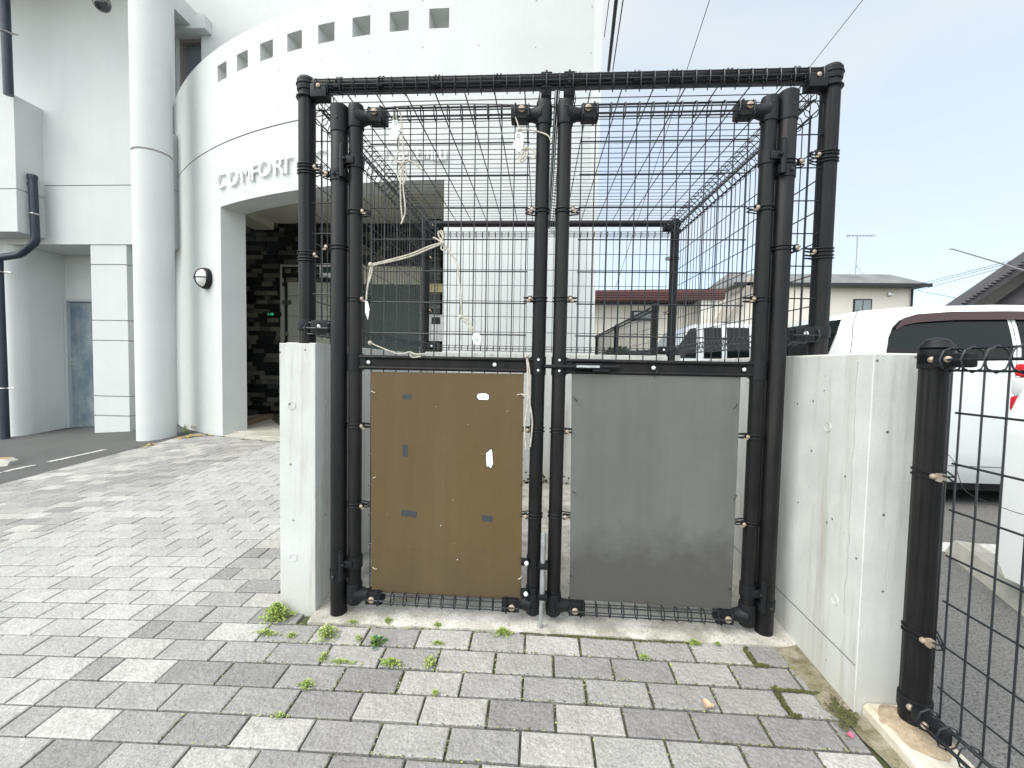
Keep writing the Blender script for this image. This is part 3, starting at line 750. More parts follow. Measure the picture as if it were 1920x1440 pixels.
# -------------------------------------------------- cords and tags
def cord(paths, r, label, tags=(), Y=GY - .03, knots=()):
    p0 = at(*paths[0][0][:2], Y)
    root = thing('cord', (p0.x, p0.y, p0.z), label, 'cord')
    def Q(t): return at(t[0], t[1], t[2] if len(t) > 2 else Y)
    for ps in paths:
        mb = MB(); mb.tube(curve_pts([Q(t) for t in ps], 5), r, 7); mb.build('strand', M_rope, root, root, 60)
    for k in knots:
        mb = MB(); c = Q(k); random.seed(int(k[0]))
        for s in range(5):
            ax = Vector((random.gauss(0, 1), random.gauss(0, .6), random.gauss(0, 1))).normalized(); b = ax.orthogonal().normalized(); d = ax.cross(b)
            mb.tube([c + (b * math.cos(t) + d * math.sin(t)) * .0065 for t in [i * .785 for i in range(8)]], r * .95, 6, closed=True)
        mb.build('knot', M_rope, root, root, 60)
    for (pts, hole) in tags:
        mb = MB(); P = [at(x, y, Y - .006) for x, y in pts]; n = len(P)
        off = Vector((0, -.0014, 0)); mb.add([v for v in P] + [v + off for v in P], [tuple(range(n)), tuple(range(2 * n - 1, n - 1, -1))] + [(i, i + n, (i + 1) % n + n, (i + 1) % n) for i in range(n)])
        t_ = mb.build('tag', M_tag, root, root, 0)
        if hole:
            h = at(*hole, Y - .009); m2 = MB(); m2.tube([(h.x + .0062 * math.cos(a), h.y, h.z + .0062 * math.sin(a)) for a in [i * .628 for i in range(10)]], .0014, 6, closed=True)
            m2.build('eyelet', M_zinc, t_, root)
    return root
cord([[(742, 206), (738, 222), (742, 236)], [(744, 203), (751, 214), (754, 250), (758, 303)], [(738, 206), (744, 226), (748, 270), (744, 300), (756, 308)],
      [(757, 306), (770, 302), (784, 312), (792, 318)], [(757, 306), (748, 318), (747, 334), (756, 345), (762, 325), (757, 308)],
      [(757, 306), (751, 340), (752, 385), (755, 416)], [(757, 306), (756, 350), (760, 395), (752, 420)], [(755, 307), (745, 304), (737, 295)]], .0028,
     'frayed white cord hanging from the top left of the left gate leaf',
     [([(736, 226), (745, 225), (750, 240), (746, 258), (738, 262), (730, 255), (735, 240)], (741, 229))], knots=[(757, 306)])
cord([[(965, 217), (970, 230), (974, 243)], [(974, 244), (992, 243), (1012, 248), (1028, 255), (1034, 268)], [(976, 243), (980, 262), (983, 278)],
      [(984, 278), (973, 286), (975, 300), (984, 292), (985, 280)], [(985, 279), (979, 290), (976, 303), (984, 300), (990, 285), (986, 279)],
      [(985, 278), (998, 280), (1004, 290), (1000, 297), (990, 292)]], .0028,
     'looped cord with a bow and tag round the top of the meeting stile',
     [([(966, 250), (975, 247), (982, 252), (981, 270), (976, 286), (966, 280), (961, 272), (966, 262)], (972, 254))], knots=[(974, 244), (985, 279)])
cord([[(829, 455), (805, 462), (765, 478), (700, 495)], [(829, 457), (806, 466), (766, 482), (698, 498)], [(829, 455), (817, 447), (812, 446)], [(829, 454), (822, 440), (824, 434), (832, 446)], [(829, 453), (830, 436), (826, 432)],
      [(830, 457), (827, 466), (834, 470), (836, 459)], [(832, 457), (845, 475), (855, 490), (860, 520), (864, 560), (865, 592)],
      [(865, 594), (878, 602), (888, 618)], [(864, 597), (874, 606), (886, 622)],
      [(696, 497), (692, 520), (688, 548), (687, 562)], [(698, 499), (697, 512), (692, 530)]], .0031,
     'white cord tied in a bow across the middle of the left gate leaf',
     [([(887, 626), (897, 624), (902, 631), (901, 644), (895, 648), (888, 642), (885, 634)], (893, 636)), ([(685, 563), (690, 566), (693, 580), (690, 600), (685, 586)], None)], knots=[(830, 456), (695, 496), (864, 594)])
cord([[(693, 642), (699, 645), (715, 652), (735, 660), (752, 664), (768, 660), (780, 664), (800, 663)], [(768, 664), (774, 670), (790, 668)]], .0026,
     'short limp cord lying along the middle rail of the left leaf', knots=[(694, 643)])
cord([[(987, 668), (989, 690), (990, 730), (989, 760), (984, 800), (986, 842)], [(988, 668), (993, 700), (992, 745), (998, 790), (994, 838)], [(990, 738), (984, 741), (977, 739)]], .0030,
     'twisted cord hanging down beside the brown board', knots=[(987, 668)])

# ------------------------------------------------------------------ open mesh fence along the parking lot
def fence_post(root, x, y, z0, z1, r=.034, m=None):
    s = MB(); s.lathe([(r, z0), (r, z1 - .045)], (x, y, 0), 64, flute=fluted); so_ = s.build('fence_post', M_black, root, root, 40)
    c = MB(); c.lathe([(r + .003, z1 - .062), (r + .004, z1 - .058), (r + .004, z1 - .020), (r - .001, z1 - .018), (r + .005, z1 - .014), (r + .004, z1 - .012), (r - .003, z1 - .003), (r * .75, z1 + .006), (r * .4, z1 + .012), (.001, z1 + .014)], (x, y, 0), 28)
    c.build('post_cap', M_plast, so_, root)
    return so_
nf = thing('mesh_fence', (1.07, .6, .05), 'dark open mesh fence in the right foreground', 'fence')
fp = fence_post(nf, 1.065, 1.21, .02, 1.112)
for yy in (1.21 - 2.0,): fence_post(nf, 1.065, yy, -.08, 1.112)
p = MB(); panel(p, (1.065, 1.137, .090), (0, -1, 0), (0, 0, 1), (-1, 0, 0), 35, .0535, 1.005, [.12, .235, .35, .47, .59, .71, .84], .0025, fw=.056, fh=.062)
p.build('wire_mesh', M_wire, nf, nf)
for z in (.115, 1.063):
    c = MB(); c.bbox((1.024, 1.085, z - .018), (1.052, 1.175, z + .017), .006); c.build('panel_bracket', M_plast, nf, nf)
    cc = MB(); cc.lathe([(.037, z - .022), (.038, z - .018), (.038, z + .016), (.037, z + .02)], (1.065, 1.21, 0), 28); k = cc.build('bracket_collar', M_plast, nf, nf)
    for q_ in ((1.032, 1.185, z + .002), (1.018, 1.125, z + .002)):
        b = MB(); b.ball(q_, .0085, 6); b.build('bolt', M_bolt, k, nf)
for z in (.32, .76):
    mb = MB()
    for dz in (-.007, .007):
        pts = []
        for j in range(14):
            t = 2 * math.pi * j / 14; x = math.cos(t) * .0365; y = math.sin(t) * .0365
            if math.sin(t) < -.75: y = -.075; x = -.012 + (.008 if x > 0 else -.008)
            pts.append((1.065 + x, 1.21 + y, z + dz))
        mb.tube(pts, .0021, 5, closed=True)
    cc = mb.build('clamp', M_plast, nf, nf)
    b = MB(); b.ball((1.035, 1.163, z), .0085, 6, (1, 1, .9)); b.cbox((1.043, 1.152, z), (.014, .014, .02)); b.build('bolt', M_bolt, cc, nf)
# loose tie wire
mb = MB(); mb.tube(curve_pts([(1.075, 1.19, .83), (1.09, 1.17, .80), (1.085, 1.15, .765), (1.07, 1.11, .735), (1.065, 1.02, .725), (1.065, .95, .725)], 5), .0008, 5); mb.build('tie_wire', M_trim, nf, nf)
# wall and fence running on behind the cage
bw = thing('concrete_wall', (1.04, 3.46, 0), 'long low wall running back behind the cage under the far fence', 'concrete wall')
MB().box((.965, 3.452, -.3), (1.12, 8.6, 1.135)).build('wall_body', M_conc, bw, bw)
ff = thing('mesh_fence', (1.04, 3.9, 1.13), 'distant dark mesh fence on the wall behind the cage', 'fence')
for y in (3.93, 5.85, 7.78): fence_post(ff, 1.04, y, 1.13, 1.60, .030)
p = MB(); panel(p, (1.04, 3.98, 1.15), (0, 1, 0), (0, 0, 1), (-1, 0, 0), 76, .05, .44, [.12, .25, .37], .0022)
p.build('wire_mesh', M_wire, ff, ff)
for y in (3.98, 5.9): MB().tube(((1.0, y, 1.575), (1.0, y + 1.8, 1.575)), .010, 8).build('top_rail', M_black, ff, ff)

# ------------------------------------------------------------------ the white apartment building
bld = thing('apartment_building', (-2.5, 5.0, 0), 'white concrete apartment building with a curved wall pierced by small square openings', 'building')
AD0, AD1 = R(-26.65), R(-.5)
HO = [(-.4703 + .0622 * k, -.4703 + .0622 * k + .0305) for k in range(8)]
def facade():
    angs = {R(a) for a in range(-64, 14)} | {R(13.1), AD0, AD1}
    for a, b in HO: angs |= {a, b}
    angs = sorted(angs); A = [angs[0]]
    for a in angs[1:]:
        keep = a in (AD0, AD1) or any(a in h for h in HO)
        if a - A[-1] < .004 and not keep: continue
        if a - A[-1] < .004: A[-1] = a; continue
        A.append(a)
    Z = [-.5, 2.9401, 3.690, 3.7045, 4.4587, 4.6555, 4.8697]
    ro = [DR, DR, DR - .014, DR, DR, DR]; ri = DR - .30
    def solid(i, k):
        if i < 0 or i >= len(A) - 1 or k < 0 or k >= 6: return False
        m = (A[i] + A[i + 1]) / 2
        if k == 0 and AD0 < m < AD1: return False
        if k == 4 and any(a < m < b for a, b in HO): return False
        return True
    mb = MB(); P = lambda i, k, r: tuple(drum_pt(A[i], Z[k], r))
    cache = {}
    def vid(i, k, r):
        key = (i, k, round(r, 4))
        if key not in cache: cache[key] = len(mb.v); mb.v.append(P(i, k, r))
        return cache[key]
    def face(*vs, mi=0): mb.f.append(tuple(vid(*q) for q in vs)); mb.m.append(mi)
    for i in range(len(A) - 1):
        for k in range(6):
            r = ro[k]
            if not solid(i, k): continue
            face((i, k, r), (i + 1, k, r), (i + 1, k + 1, r), (i, k + 1, r), mi=1 if k == 2 else 0)
            face((i, k, ri), (i, k + 1, ri), (i + 1, k + 1, ri), (i + 1, k, ri))
            if not solid(i - 1, k): face((i, k, r), (i, k + 1, r), (i, k + 1, ri), (i, k, ri))
            if not solid(i + 1, k): face((i + 1, k, r), (i + 1, k, ri), (i + 1, k + 1, ri), (i + 1, k + 1, r))
            if not solid(i, k + 1): face((i, k + 1, r), (i + 1, k + 1, r), (i + 1, k + 1, ri), (i, k + 1, ri))
            elif ro[k + 1] != r: face((i, k + 1, r), (i + 1, k + 1, r), (i + 1, k + 1, ro[k + 1]), (i, k + 1, ro[k + 1]), mi=1)
            if not solid(i, k - 1): face((i, k, r), (i, k, ri), (i + 1, k, ri), (i + 1, k, r))
    # formwork dimples on the outer skin
    def dim(a, z, r=.010):
        c = drum_pt(a, z, DR + .0012); t = Vector((math.cos(a), math.sin(a), 0)); n = 8
        o = len(mb.v); mb.v += [tuple(c + t * r * math.cos(q) + Vector((0, 0, r * math.sin(q)))) for q in [j * 2 * math.pi / n for j in range(n)]]
        mb.f.append(tuple(range(o, o + n))); mb.m.append(2)
    for j in range(-7, 3):
        a = R(-27.0) + j * .0853 if j < 0 else R(-27.0) + j * .0853
        for z in (.45, .95, 1.45, 1.95, 2.45): 
            if a < AD0 - .02: dim(a, z)
    for j in range(-6, 9):
        a = R(-27.0) + j * .0853
        for z in (3.04, 3.42, 3.86, 4.28, 4.74):
            if abs(z - 4.74) > .1 or True: dim(a + (.0 if z < 4.5 else .0), z)
    for z in (.6, 1.05, 1.5, 1.95, 2.4): dim(R(2.2), z); dim(R(9.5), z)
    return mb.build('curved_wall', [M_white, M_groove, M_dimple], bld, bld, 12)
facade()
# return wall along the right end and the floor above behind the rim
ex_ = drum_pt(R(13.1), 0)
MB().box((ex_.x - .30, ex_.y - .02, -.5), (ex_.x - .004, ex_.y + 6, 7.8)).build('end_wall', M_white, bld, bld)
YW = 5.78; YD = 6.36
m = MB(); m.box((-7.9, YW, 2.652), (-5.35, YW + .9, 3.476)); m.box((-7.9, YW + .012, 3.476), (-5.35, YW + .9, 3.490), 1); m.box((-7.9, YW, 3.490), (-5.60, YW + .5, 7.2)); m.box((-5.60, YW, 3.490), (-5.35, YW + .5, 4.28))
m.build('upper_wall', [M_white, M_groove], bld, bld)
wa, wb = at(330, 68, 6.75), at(379, 232, 6.75)
wx0, wx1, wz0, wz1 = wa.x, wb.x, wb.z, wa.z
m = MB(); m.box((-6.6, 6.75, 4.2), (wx0, 7.1, 7.8)); m.box((wx0, 6.75, 4.2), (wx1, 7.1, wz0)); m.box((wx0, 6.75, wz1), (wx1, 7.1, 7.8)); m.box((wx1, 6.75, 4.2), (ex_.x - .31, 7.1, 7.8)); m.build('tower_wall', M_white, bld, bld)
fr = MB(); fr.box((wx0, 6.82, wz0), (wx0 + .05, 6.90, wz1)); fr.box((wx1 - .03, 6.82, wz0), (wx1, 6.90, wz1)); fr.box((wx0 + .05, 6.82, wz1 - .05), (wx1 - .03, 6.90, wz1)); fr.box((wx0 + .05, 6.82, wz0), (wx1 - .03, 6.90, wz0 + .05))

wf = fr.build('window', M_bronze, bld, bld)
MB().box((wx0 + .05, 6.895, wz0 + .05), (wx1 - .03, 6.905, wz1 - .05)).build('pane', M_glassb, wf, bld)
q0 = at(322, 48, 6.6); q1 = at(383, 27, 6.6); q2 = at(383, 52, 6.6)
MB().box((q0.x - .3, 6.6, q2.z), (q1.x, 6.749, q1.z)).build('window_hood', M_white, bld, bld)
# wall zone left: recess with the door, pier, second window
m = MB(); m.box((-7.8, YD + .06, 1.94), (-5.0, YD + .4, 2.651)); m.box((-6.78, YD + .06, -.4), (-6.2, YD + .4, 1.94)); m.box((-6.2, YD + .06, -.4), (-5.80, YD + .4, .86)); m.box((-6.2, YD + .06, 2.30), (-5.80, YD + .06 + .34, 1.94)) 
m.box((-5.62, YD - .1, -.4), (-5.0, YD + .4, 1.94)); m.box((-5.80, YD + .05, -.4), (-5.62, YD + .4, .86)); m.box((-5.80, YD + .05, 2.15), (-5.62, YD + .4, 1.94))
m.build('recess_wall', M_white, bld, bld)
m = MB(); m.box((-7.64 - .35, YW + .16, -.5), (-7.645, YD + .4, 2.651)); m.lathe([(.16, -.5), (.16, 2.651)], (-7.805, YW + .16, 0), 32); m.box((-7.99, YW + .012, -.5), (-7.80, YW + .4, 2.651)); m.build('side_wall', M_white, bld, bld, 30)
MB().box((-5.83, YD + .12, .86), (-5.60, YD + .14, 2.16)).build('pane', M_glassd, bld, bld)
m = MB(); m.box((-5.835, YD + .075, .84), (-5.795, YD + .14, 2.16)); m.box((-5.66, YD + .04, .84), (-5.625, YD + .14, 2.16)); m.box((-5.795, YD + .06, .84), (-5.66, YD + .13, .885)); m.build('window', M_bronze, bld, bld)
pr = MB(); zs = [-.4, .170, .190, .458, .474, 1.270, 1.284, 1.560, 1.574, 2.360, 2.374, 2.648]
for k in range(len(zs) - 1):
    g_ = .015 if k % 2 == 1 else 0
    pr.box((-6.490 + g_, YW + .012 + g_, zs[k]), (-5.940 - g_, YD + .05, zs[k + 1] - .0), 1 if g_ else 0)
pr.build('grooved_pier', [M_white, M_groove], bld, bld)
for z in (.32, .34, 1.0, 1.02, 1.43):
    pass
# service door
zd0, zd1 = gz(-7.2, 6.3) - .02, 1.915
d = MB(); d.box((-7.585, YD + .075, zd0), (-6.785, YD + .11, zd1)); do = d.build('door', M_steelDoor, bld, bld)
f = MB(); f.box((-7.64, YD + .02, zd0 - .1), (-7.586, YD + .13, zd1 + .045)); f.box((-7.586, YD + .02, zd1 + .003), (-6.785, YD + .13, zd1 + .045)); f.box((-7.586, YD + .03, zd0 - .08), (-6.785, YD + .13, zd0 - .004)); f.build('door_frame', M_frame, do, bld)
h = MB(); hp = at(133, 684, YD + .07); h.lathe([(.026, 0), (.024, -.012)], (hp.x, YD + .075, hp.z), 16, 'Y'); h.tube([(hp.x, YD + .07, hp.z), (hp.x, YD + .03, hp.z), (hp.x + .10, YD + .03, hp.z)], .009, 8)
h.lathe([(.022, 0), (.02, -.012)], (hp.x, YD + .075, hp.z + .085), 16, 'Y'); h.build('door_handle', M_brk, do, bld)
# projecting block and its joints at the far left
a = at(28, 180, 5.45); b = at(33, 434, 5.45)
m = MB(); m.box((-9.4, 5.45, b.z), (b.x, 6.2, 3.30)); m.box((-9.4, 5.462, 3.30), (b.x - .012, 6.2, 3.314), 1); m.box((-9.4, 5.45, 3.314), (b.x, 6.2, a.z + .02)); m.box((-9.9, 6.0, -.6), (-7.95, 6.3, 7.2)); m.build('projecting_block', [M_white, M_groove], bld, bld)
# soffit overhead
MB().box((-9.5, 4.7, 6.32), (-5.62, 7.0, 6.6)).build('soffit', M_white, bld, bld)
# column
c = MB(); cx, cy = -4.975, 5.22; cr_ = .208
c.lathe([(cr_, -.3), (cr_, 3.595)], (cx, cy, 0), 64); c.lathe([(cr_ - .012, 3.595), (cr_ - .012, 3.622)], (cx, cy, 0), 64, mi=1); c.lathe([(cr_, 3.622), (cr_, 6.32)], (cx, cy, 0), 64)
c.build('column', [M_white, M_groove], bld, bld, 40)

# porch
pf = MB(); tones = []
random.seed(21)
for i in range(-18, 0):
    for j in range(0, 10):
        x, y = i * .3, 4.35 + j * .3
        cxx, cyy = x + .15, y + .15
        if cxx < -4.75 or math.hypot(cxx - DC[0], cyy - DC[1]) > DR - .13: continue
        zf = .108 + .0 * y
        pf.box((x + .002, y + .002, zf - .03), (x + .298, y + .298, zf)); c_ = random.choice([(.52, .50, .43), (.56, .54, .47), (.47, .455, .39)]); tones += [c_] * 6
pf.build('porch_tiles', M_tile, bld, bld, 0, tones)
mb = MB(); vs = []; n = 40
for k in range(n + 1):
    a_ = AD0 + (AD1 - AD0) * k / n
    p1 = drum_pt(a_, 0, DR - .002); p2 = drum_pt(a_, 0, DR - .26); vs += [(p1.x, p1.y, gz(p1.x, p1.y) + .006), (p2.x, p2.y, .104), (p1.x, p1.y, -.3), (p2.x, p2.y, -.3)]
mb.add(vs, [(4 * i, 4 * i + 4, 4 * i + 5, 4 * i + 1) for i in range(n)] + [(4 * i, 4 * i + 2, 4 * i + 6, 4 * i + 4) for i in range(n)])
pts_ = [drum_pt(R(-38.5 + 51 * k / 40), 0, DR - .27) for k in range(41)]
mb.prism([(p_.x, p_.y) for p_ in pts_] + [(pts_[-1].x, 7.2), (pts_[0].x, 7.2)], -.3, .085, 'Z'); mb.build('porch_slab', M_tile, bld, bld, 30, [(.50, .48, .41)] * len(mb.f))
cb = MB(); p0, p1 = Vector((-4.02, 5.47, 0)), Vector((-4.25, 6.55, 0)); dd = (p1 - p0).normalized(); nn = Vector((-dd.y, dd.x, 0)) * .14
cb.add([p0 + Vector((0, 0, .10)), p1 + Vector((0, 0, .10)), p1 + nn + Vector((0, 0, .10)), p0 + nn + Vector((0, 0, .10)), p0 + Vector((0, 0, .175)), p1 + Vector((0, 0, .175)), p1 + nn + Vector((0, 0, .175)), p0 + nn + Vector((0, 0, .175))],
       [(0, 1, 2, 3), (4, 5, 6, 7), (0, 1, 5, 4), (1, 2, 6, 5), (2, 3, 7, 6), (3, 0, 4, 7)])
cb.build('brick_curb', mat('brown_brick', (.30, .20, .13), .8, var=.4, vscale=30), bld, bld)
def inside_plate(z0, z1, a0=-38.5, a1=12.6):
    pts = [drum_pt(R(a0 + (a1 - a0) * k / 40), 0, DR - .29) for k in range(41)]
    poly = [(p_.x, p_.y) for p_ in pts] + [(pts[-1].x, 7.2), (pts[0].x, 7.2)]
    return MB().prism(poly, z0, z1, 'Z')
inside_plate(3.34, 3.45).build('porch_ceiling', M_ceil, bld, bld)
MB().box((-4.85, 6.15, 3.235), (-4.50, 7.0, 3.341)).build('ceiling_beam', M_ceil, bld, bld)
MB().box((-5.22, 6.75, -.2), (-5.1, 7.2, 3.4)).build('porch_side_wall', M_dark, bld, bld)
MB().box((ex_.x - .8, 5.0, -.2), (ex_.x - .5, 7.2, 3.4)).build('porch_side_wall', M_ceil, bld, bld)
YB = 7.0
bk = MB(); tones = []; random.seed(31)
dk = [(.008, .008, .010), (.010, .011, .014), (.014, .014, .015), (.009, .009, .009)]; md = [(.085, .085, .078), (.11, .108, .095), (.06, .062, .062)]; lt = [(.13, .125, .10), (.18, .17, .135), (.10, .097, .082), (.155, .15, .12)]
z = .10
rowk = 0
while z < 3.33:
    x = -5.2 + random.uniform(-.1, 0); run = 0
    while x < -.6:
        wd = random.choice((.10, .20, .20, .30)); x2 = min(x + wd, -.6)
        if x2 - x > .02:
            u = random.random(); c_ = random.choice(dk if u < .62 else (md if u < .76 else lt)); dp = random.choice((0, .006, .012))
            if not (-4.36 < (x + x2) / 2 < -1.95 and z < 2.32): 
                bk.box((x + .002, YB - .02 - dp, z + .002), (x2 - .002, YB + .01, z + .072)); tones += [c_] * 6
        x = x2
    z += .0755
bk.build('tile_wall', M_brick, bld, bld, 0, tones)
m = MB(); m.box((-5.2, YB + .012, -.2), (-4.36, YB + .1, 3.4)); m.box((-4.36, YB + .012, 2.66), (-.5, YB + .1, 3.4)); m.box((-1.95, YB + .012, -.2), (-.5, YB + .1, 2.66)); m.build('porch_back_wall', M_dark, bld, bld)
# entrance opening: frame, transom and the pale panelled wall seen through it
dz = MB(); dz.box((-4.395, YB - .035, .1), (-4.36, YB + .06, 2.655)); dz.box((-4.36, YB - .03, 2.62), (-2.95, YB + .05, 2.655))
ed = dz.build('entrance_frame', mat('pale_metal_trim', (.45, .45, .41), .4, metal=.3), bld, bld)
MB().box((-4.36, YB + .0, 2.42), (-2.95, YB + .04, 2.62)).build('transom', mat('grey_transom', (.13, .135, .125), .4), ed, bld)
m = MB(); m.box((-4.36, YB - .03, .1), (-4.338, YB + .04, 2.42)); m.box((-4.338, YB + .0, .1), (-4.285, YB + .02, 2.42), 1); m.build('door_jamb', [M_frame, M_dark], ed, bld)
m = MB()
for k in range(7): m.box((-4.284, YB + .0, .1 + k * .34), (-3.55, YB + .03, .432 + k * .34))
m.build('pale_panel', mat('pale_green_panel', (.42, .44, .37), .6, var=.1, vscale=2), ed, bld)
m = MB(); m.box((-4.35, YB + .062, .1), (-2.95, YB + .09, 2.42)); m.build('dark_backing', M_dark, ed, bld)
m = MB(); m.box((-2.945, YB - .04, 2.335), (-1.96, YB + .03, 2.63)); m.build('cream_lintel', mat('cream_lintel_tile', (.50, .48, .41), .6), bld, bld)
m = MB(); m.box((-2.935, YB - .05, .1), (-1.985, YB + .02, 2.333)); gp_ = m.build('green_panel', M_panel, bld, bld)
m = MB(); m.box((-1.985, YB - .06, .1), (-1.968, YB + .02, 2.5)); m.build('panel_edge', M_frame, gp_, bld)
a = at(600, 497, YB - .06); b = at(622, 520, YB - .06)
m = MB(); m.box((a.x, YB - .07, b.z), (b.x + .05, YB - .045, a.z)); m.box((a.x + .02, YB - .073, b.z + .07), (b.x + .03, YB - .0695, a.z - .03), 1); m.build('notice_plate', [M_letter, M_panel], bld, bld)
# green lit sign with 1-1 style characters
a = at(500, 585, YB - .05); b = at(524, 593, YB - .05)
sg = MB(); sg.box((a.x - .06, YB - .06, b.z), (b.x + .03, YB - .036, a.z)); sgo = single(sg, 'lit_sign', M_dark, (a.x, YB - .05, b.z), 'small black sign with green lit characters in the entrance porch', 'sign')
def text_mesh(s, size, ext, name, m, parent, root_loc, xf):
    cu = bpy.data.curves.new(name, 'FONT'); cu.body = s; cu.size = size; cu.extrude = ext; cu.resolution_u = 3
    t = bpy.data.objects.new('tmp', cu); COL.objects.link(t); bpy.context.view_layer.update()
    me = bpy.data.meshes.new_from_object(t.evaluated_get(bpy.context.evaluated_depsgraph_get())); bpy.data.objects.remove(t)
    for v in me.vertices: v.co = xf(v.co) - Vector(root_loc)
    me.materials.clear(); me.materials.append(m); me.name = name
    o = bpy.data.objects.new(name, me); COL.objects.link(o)
    if parent is not None: o.parent = parent
    return o
loc = sgo.location.copy()
text_mesh('1-1B', .062, .001, 'lit_characters', M_green, sgo, loc, lambda c: Vector((a.x + .02 + c.x * .9, YB - .062 - c.z, b.z + .012 + c.y)))
# tiled pillar with plates and intercom
pil = MB(); tones = []; z = .1
while z < 3.30:
    x = -1.90
    for wd in random.choice(((.1, .2), (.3,), (.2, .1))):
        c_ = random.choice(dk + md); pil.box((x + .002, YB - .24, z + .002), (x + wd - .002, YB - .03, z + .072)); tones += [c_] * 6; x += wd
    z += .0755
pil.build('tiled_pillar', M_brick, bld, bld, 0, tones)
a = at(805, 532, YB - .25); b = at(830, 548, YB - .25)
m = MB(); m.box((a.x - .02, YB - .26, b.z), (b.x, YB - .241, a.z)); m.build('name_plate', M_plate, bld, bld)
a = at(803, 590, YB - .27); b = at(830, 640, YB - .27)
m = MB(); m.bbox((a.x, YB - .29, b.z), (b.x, YB - .241, a.z), .01); ic = m.build('intercom_panel', M_letter, bld, bld)
m = MB(); m.box((a.x + .06, YB - .295, (a.z + b.z) / 2 + .06), (b.x - .04, YB - .289, a.z - .04)); m.build('intercom_screen', M_dark, ic, bld)
# dark pipe at the left jamb of the porch
dp = thing('drain_pipe', (-4.28, 5.75, .1), 'thin dark pipe with two steel brackets inside the left jamb of the porch', 'pipe')
MB().tube(((-4.30, 5.80, .1), (-4.30, 5.80, 3.33)), .045, 20).build('pipe', M_pipe, dp, dp)
for yy in (553, 755):
    q = at(458, yy, 5.76); MB().box((-4.42, 5.745, q.z - .012), (-4.20, 5.765, q.z + .012)).build('bracket', M_brk, dp, dp)

# letters on the curved wall
let = thing('wall_lettering', drum_pt(R(-20), 3.1, DR + .03), 'raised white letters COMFORT and more on the curved wall', 'lettering')
ts = [('C', 410, 357, 26), ('O', 431, 352, 26), ('M', 455, 344, 25), ('F', 473, 341, 26), ('O', 487, 335, 27), ('R', 515, 330, 28), ('T', 529, 329, 28), ('C', 588, 315, 29)]
tl = Vector(let.location)
for ch, px, py, hh in ts:
    a_, z_ = drum_hit(px, py); 
    hgt = .188
    wid = {'C': 1.0, 'O': 1.0, 'M': .95, 'F': 1.1, 'R': 1.05, 'T': 1.1}[ch]
    def xf(c, a_=a_, z_=z_, wid=wid):
        s = hgt / .70; ang = a_ + (c.x * s * wid) / DR
        return drum_pt(ang, z_ + c.y * s, DR + .022 + c.z)
    text_mesh(ch, 1.0, .008, 'letter', M_letter, let, tl, lambda c, f_=xf: f_(c))
def glyph(px0, px1, py0, py1, strokes):
    a0, z0 = drum_hit(px0, py1); a1, z1 = drum_hit(px1, py0); a1z = drum_hit(px1, py1)[1]
    mb = MB(); z0 = (z0 + a1z) / 2; 
    for (u0, v0, u1, v1) in strokes:
        n = 3; pts = [drum_pt(a0 + (a1 - a0) * (u0 + (u1 - u0) * t / n), z0 + (z1 - z0) * (v0 + (v1 - v0) * t / n), DR + .022) for t in range(n + 1)]
        mb.tube(pts, .0125, 4)
    mb.build('letter', M_letter, let, let, 0)
glyph(719, 735, 281, 309, [(0, .9, 1, .9), (.45, .9, .35, .5), (.9, .45, 1, .1)])
glyph(748, 768, 279, 302, [(0, .95, 1, .95), (.05, .7, .95, .7), (.5, .95, .5, .1), (.1, .45, .9, .5), (.05, 0, .95, .12)])
glyph(770, 790, 278, 302, [(.2, 1, .05, .6), (.05, .6, 0, 0), (.4, .9, 1, .9), (.4, .55, 1, .55), (.7, .95, .7, .1), (.35, .05, 1, .05)])
glyph(794, 812, 278, 302, [(.1, 1, .05, 0), (.5, 1, .5, .1), (.95, 1, .95, 0), (.1, .5, .9, .5)])
glyph(816, 837, 278, 302, [(.05, .75, .05, .03), (.5, 1, .5, .05), (.95, .8, .95, .0), (.05, .03, .95, .03)])

# wall lamp
a_, z_ = drum_hit(390, 523)
lp = drum_pt(a_, z_, DR); lt_ = thing('wall_lamp', lp, 'round black bulkhead lamp with frosted glass beside the entrance', 'lamp')
nr = Vector((math.sin(a_), -math.cos(a_), 0)); tg = Vector((math.cos(a_), math.sin(a_), 0))
def oriented(prof, n=32, zs=1.0, ts_=1.0):
    vs = []; fs = []
    for (r, h) in prof:
        for j in range(n):
            t = 2 * math.pi * j / n; vs.append(lp + nr * h + tg * r * math.cos(t) * ts_ + Vector((0, 0, r * math.sin(t) * zs)))
    k = len(prof)
    for i in range(k - 1):
        for j in range(n): fs.append((i * n + j, i * n + (j + 1) % n, (i + 1) * n + (j + 1) % n, (i + 1) * n + j))
    fs.append(tuple(range(n))); fs.append(tuple((k - 1) * n + j for j in range(n))); return vs, fs
m = MB(); m.add(*oriented([(.125, .0), (.135, .01), (.135, .05), (.128, .062), (.112, .064)])); m.build('lamp_base', M_plast, lt_, lt_)
m = MB(); m.add(*oriented([(.112 * math.cos(t), .058 + .085 * math.sin(t)) for t in [k * math.pi / 2 / 8 for k in range(9)]])); m.build('lamp_glass', M_lampg, lt_, lt_, 60)
m = MB()
for k in range(2):
    pts = []
    for i in range(13):
        t = math.pi * i / 12; rr_ = .122 * math.cos(t); hh = .055 + .095 * math.sin(t)
        pts.append(lp + nr * hh + (tg * rr_ if k == 0 else Vector((0, 0, rr_))))
    m.tube(pts, .006, 8)
m.build('lamp_guard', M_plast, lt_, lt_)
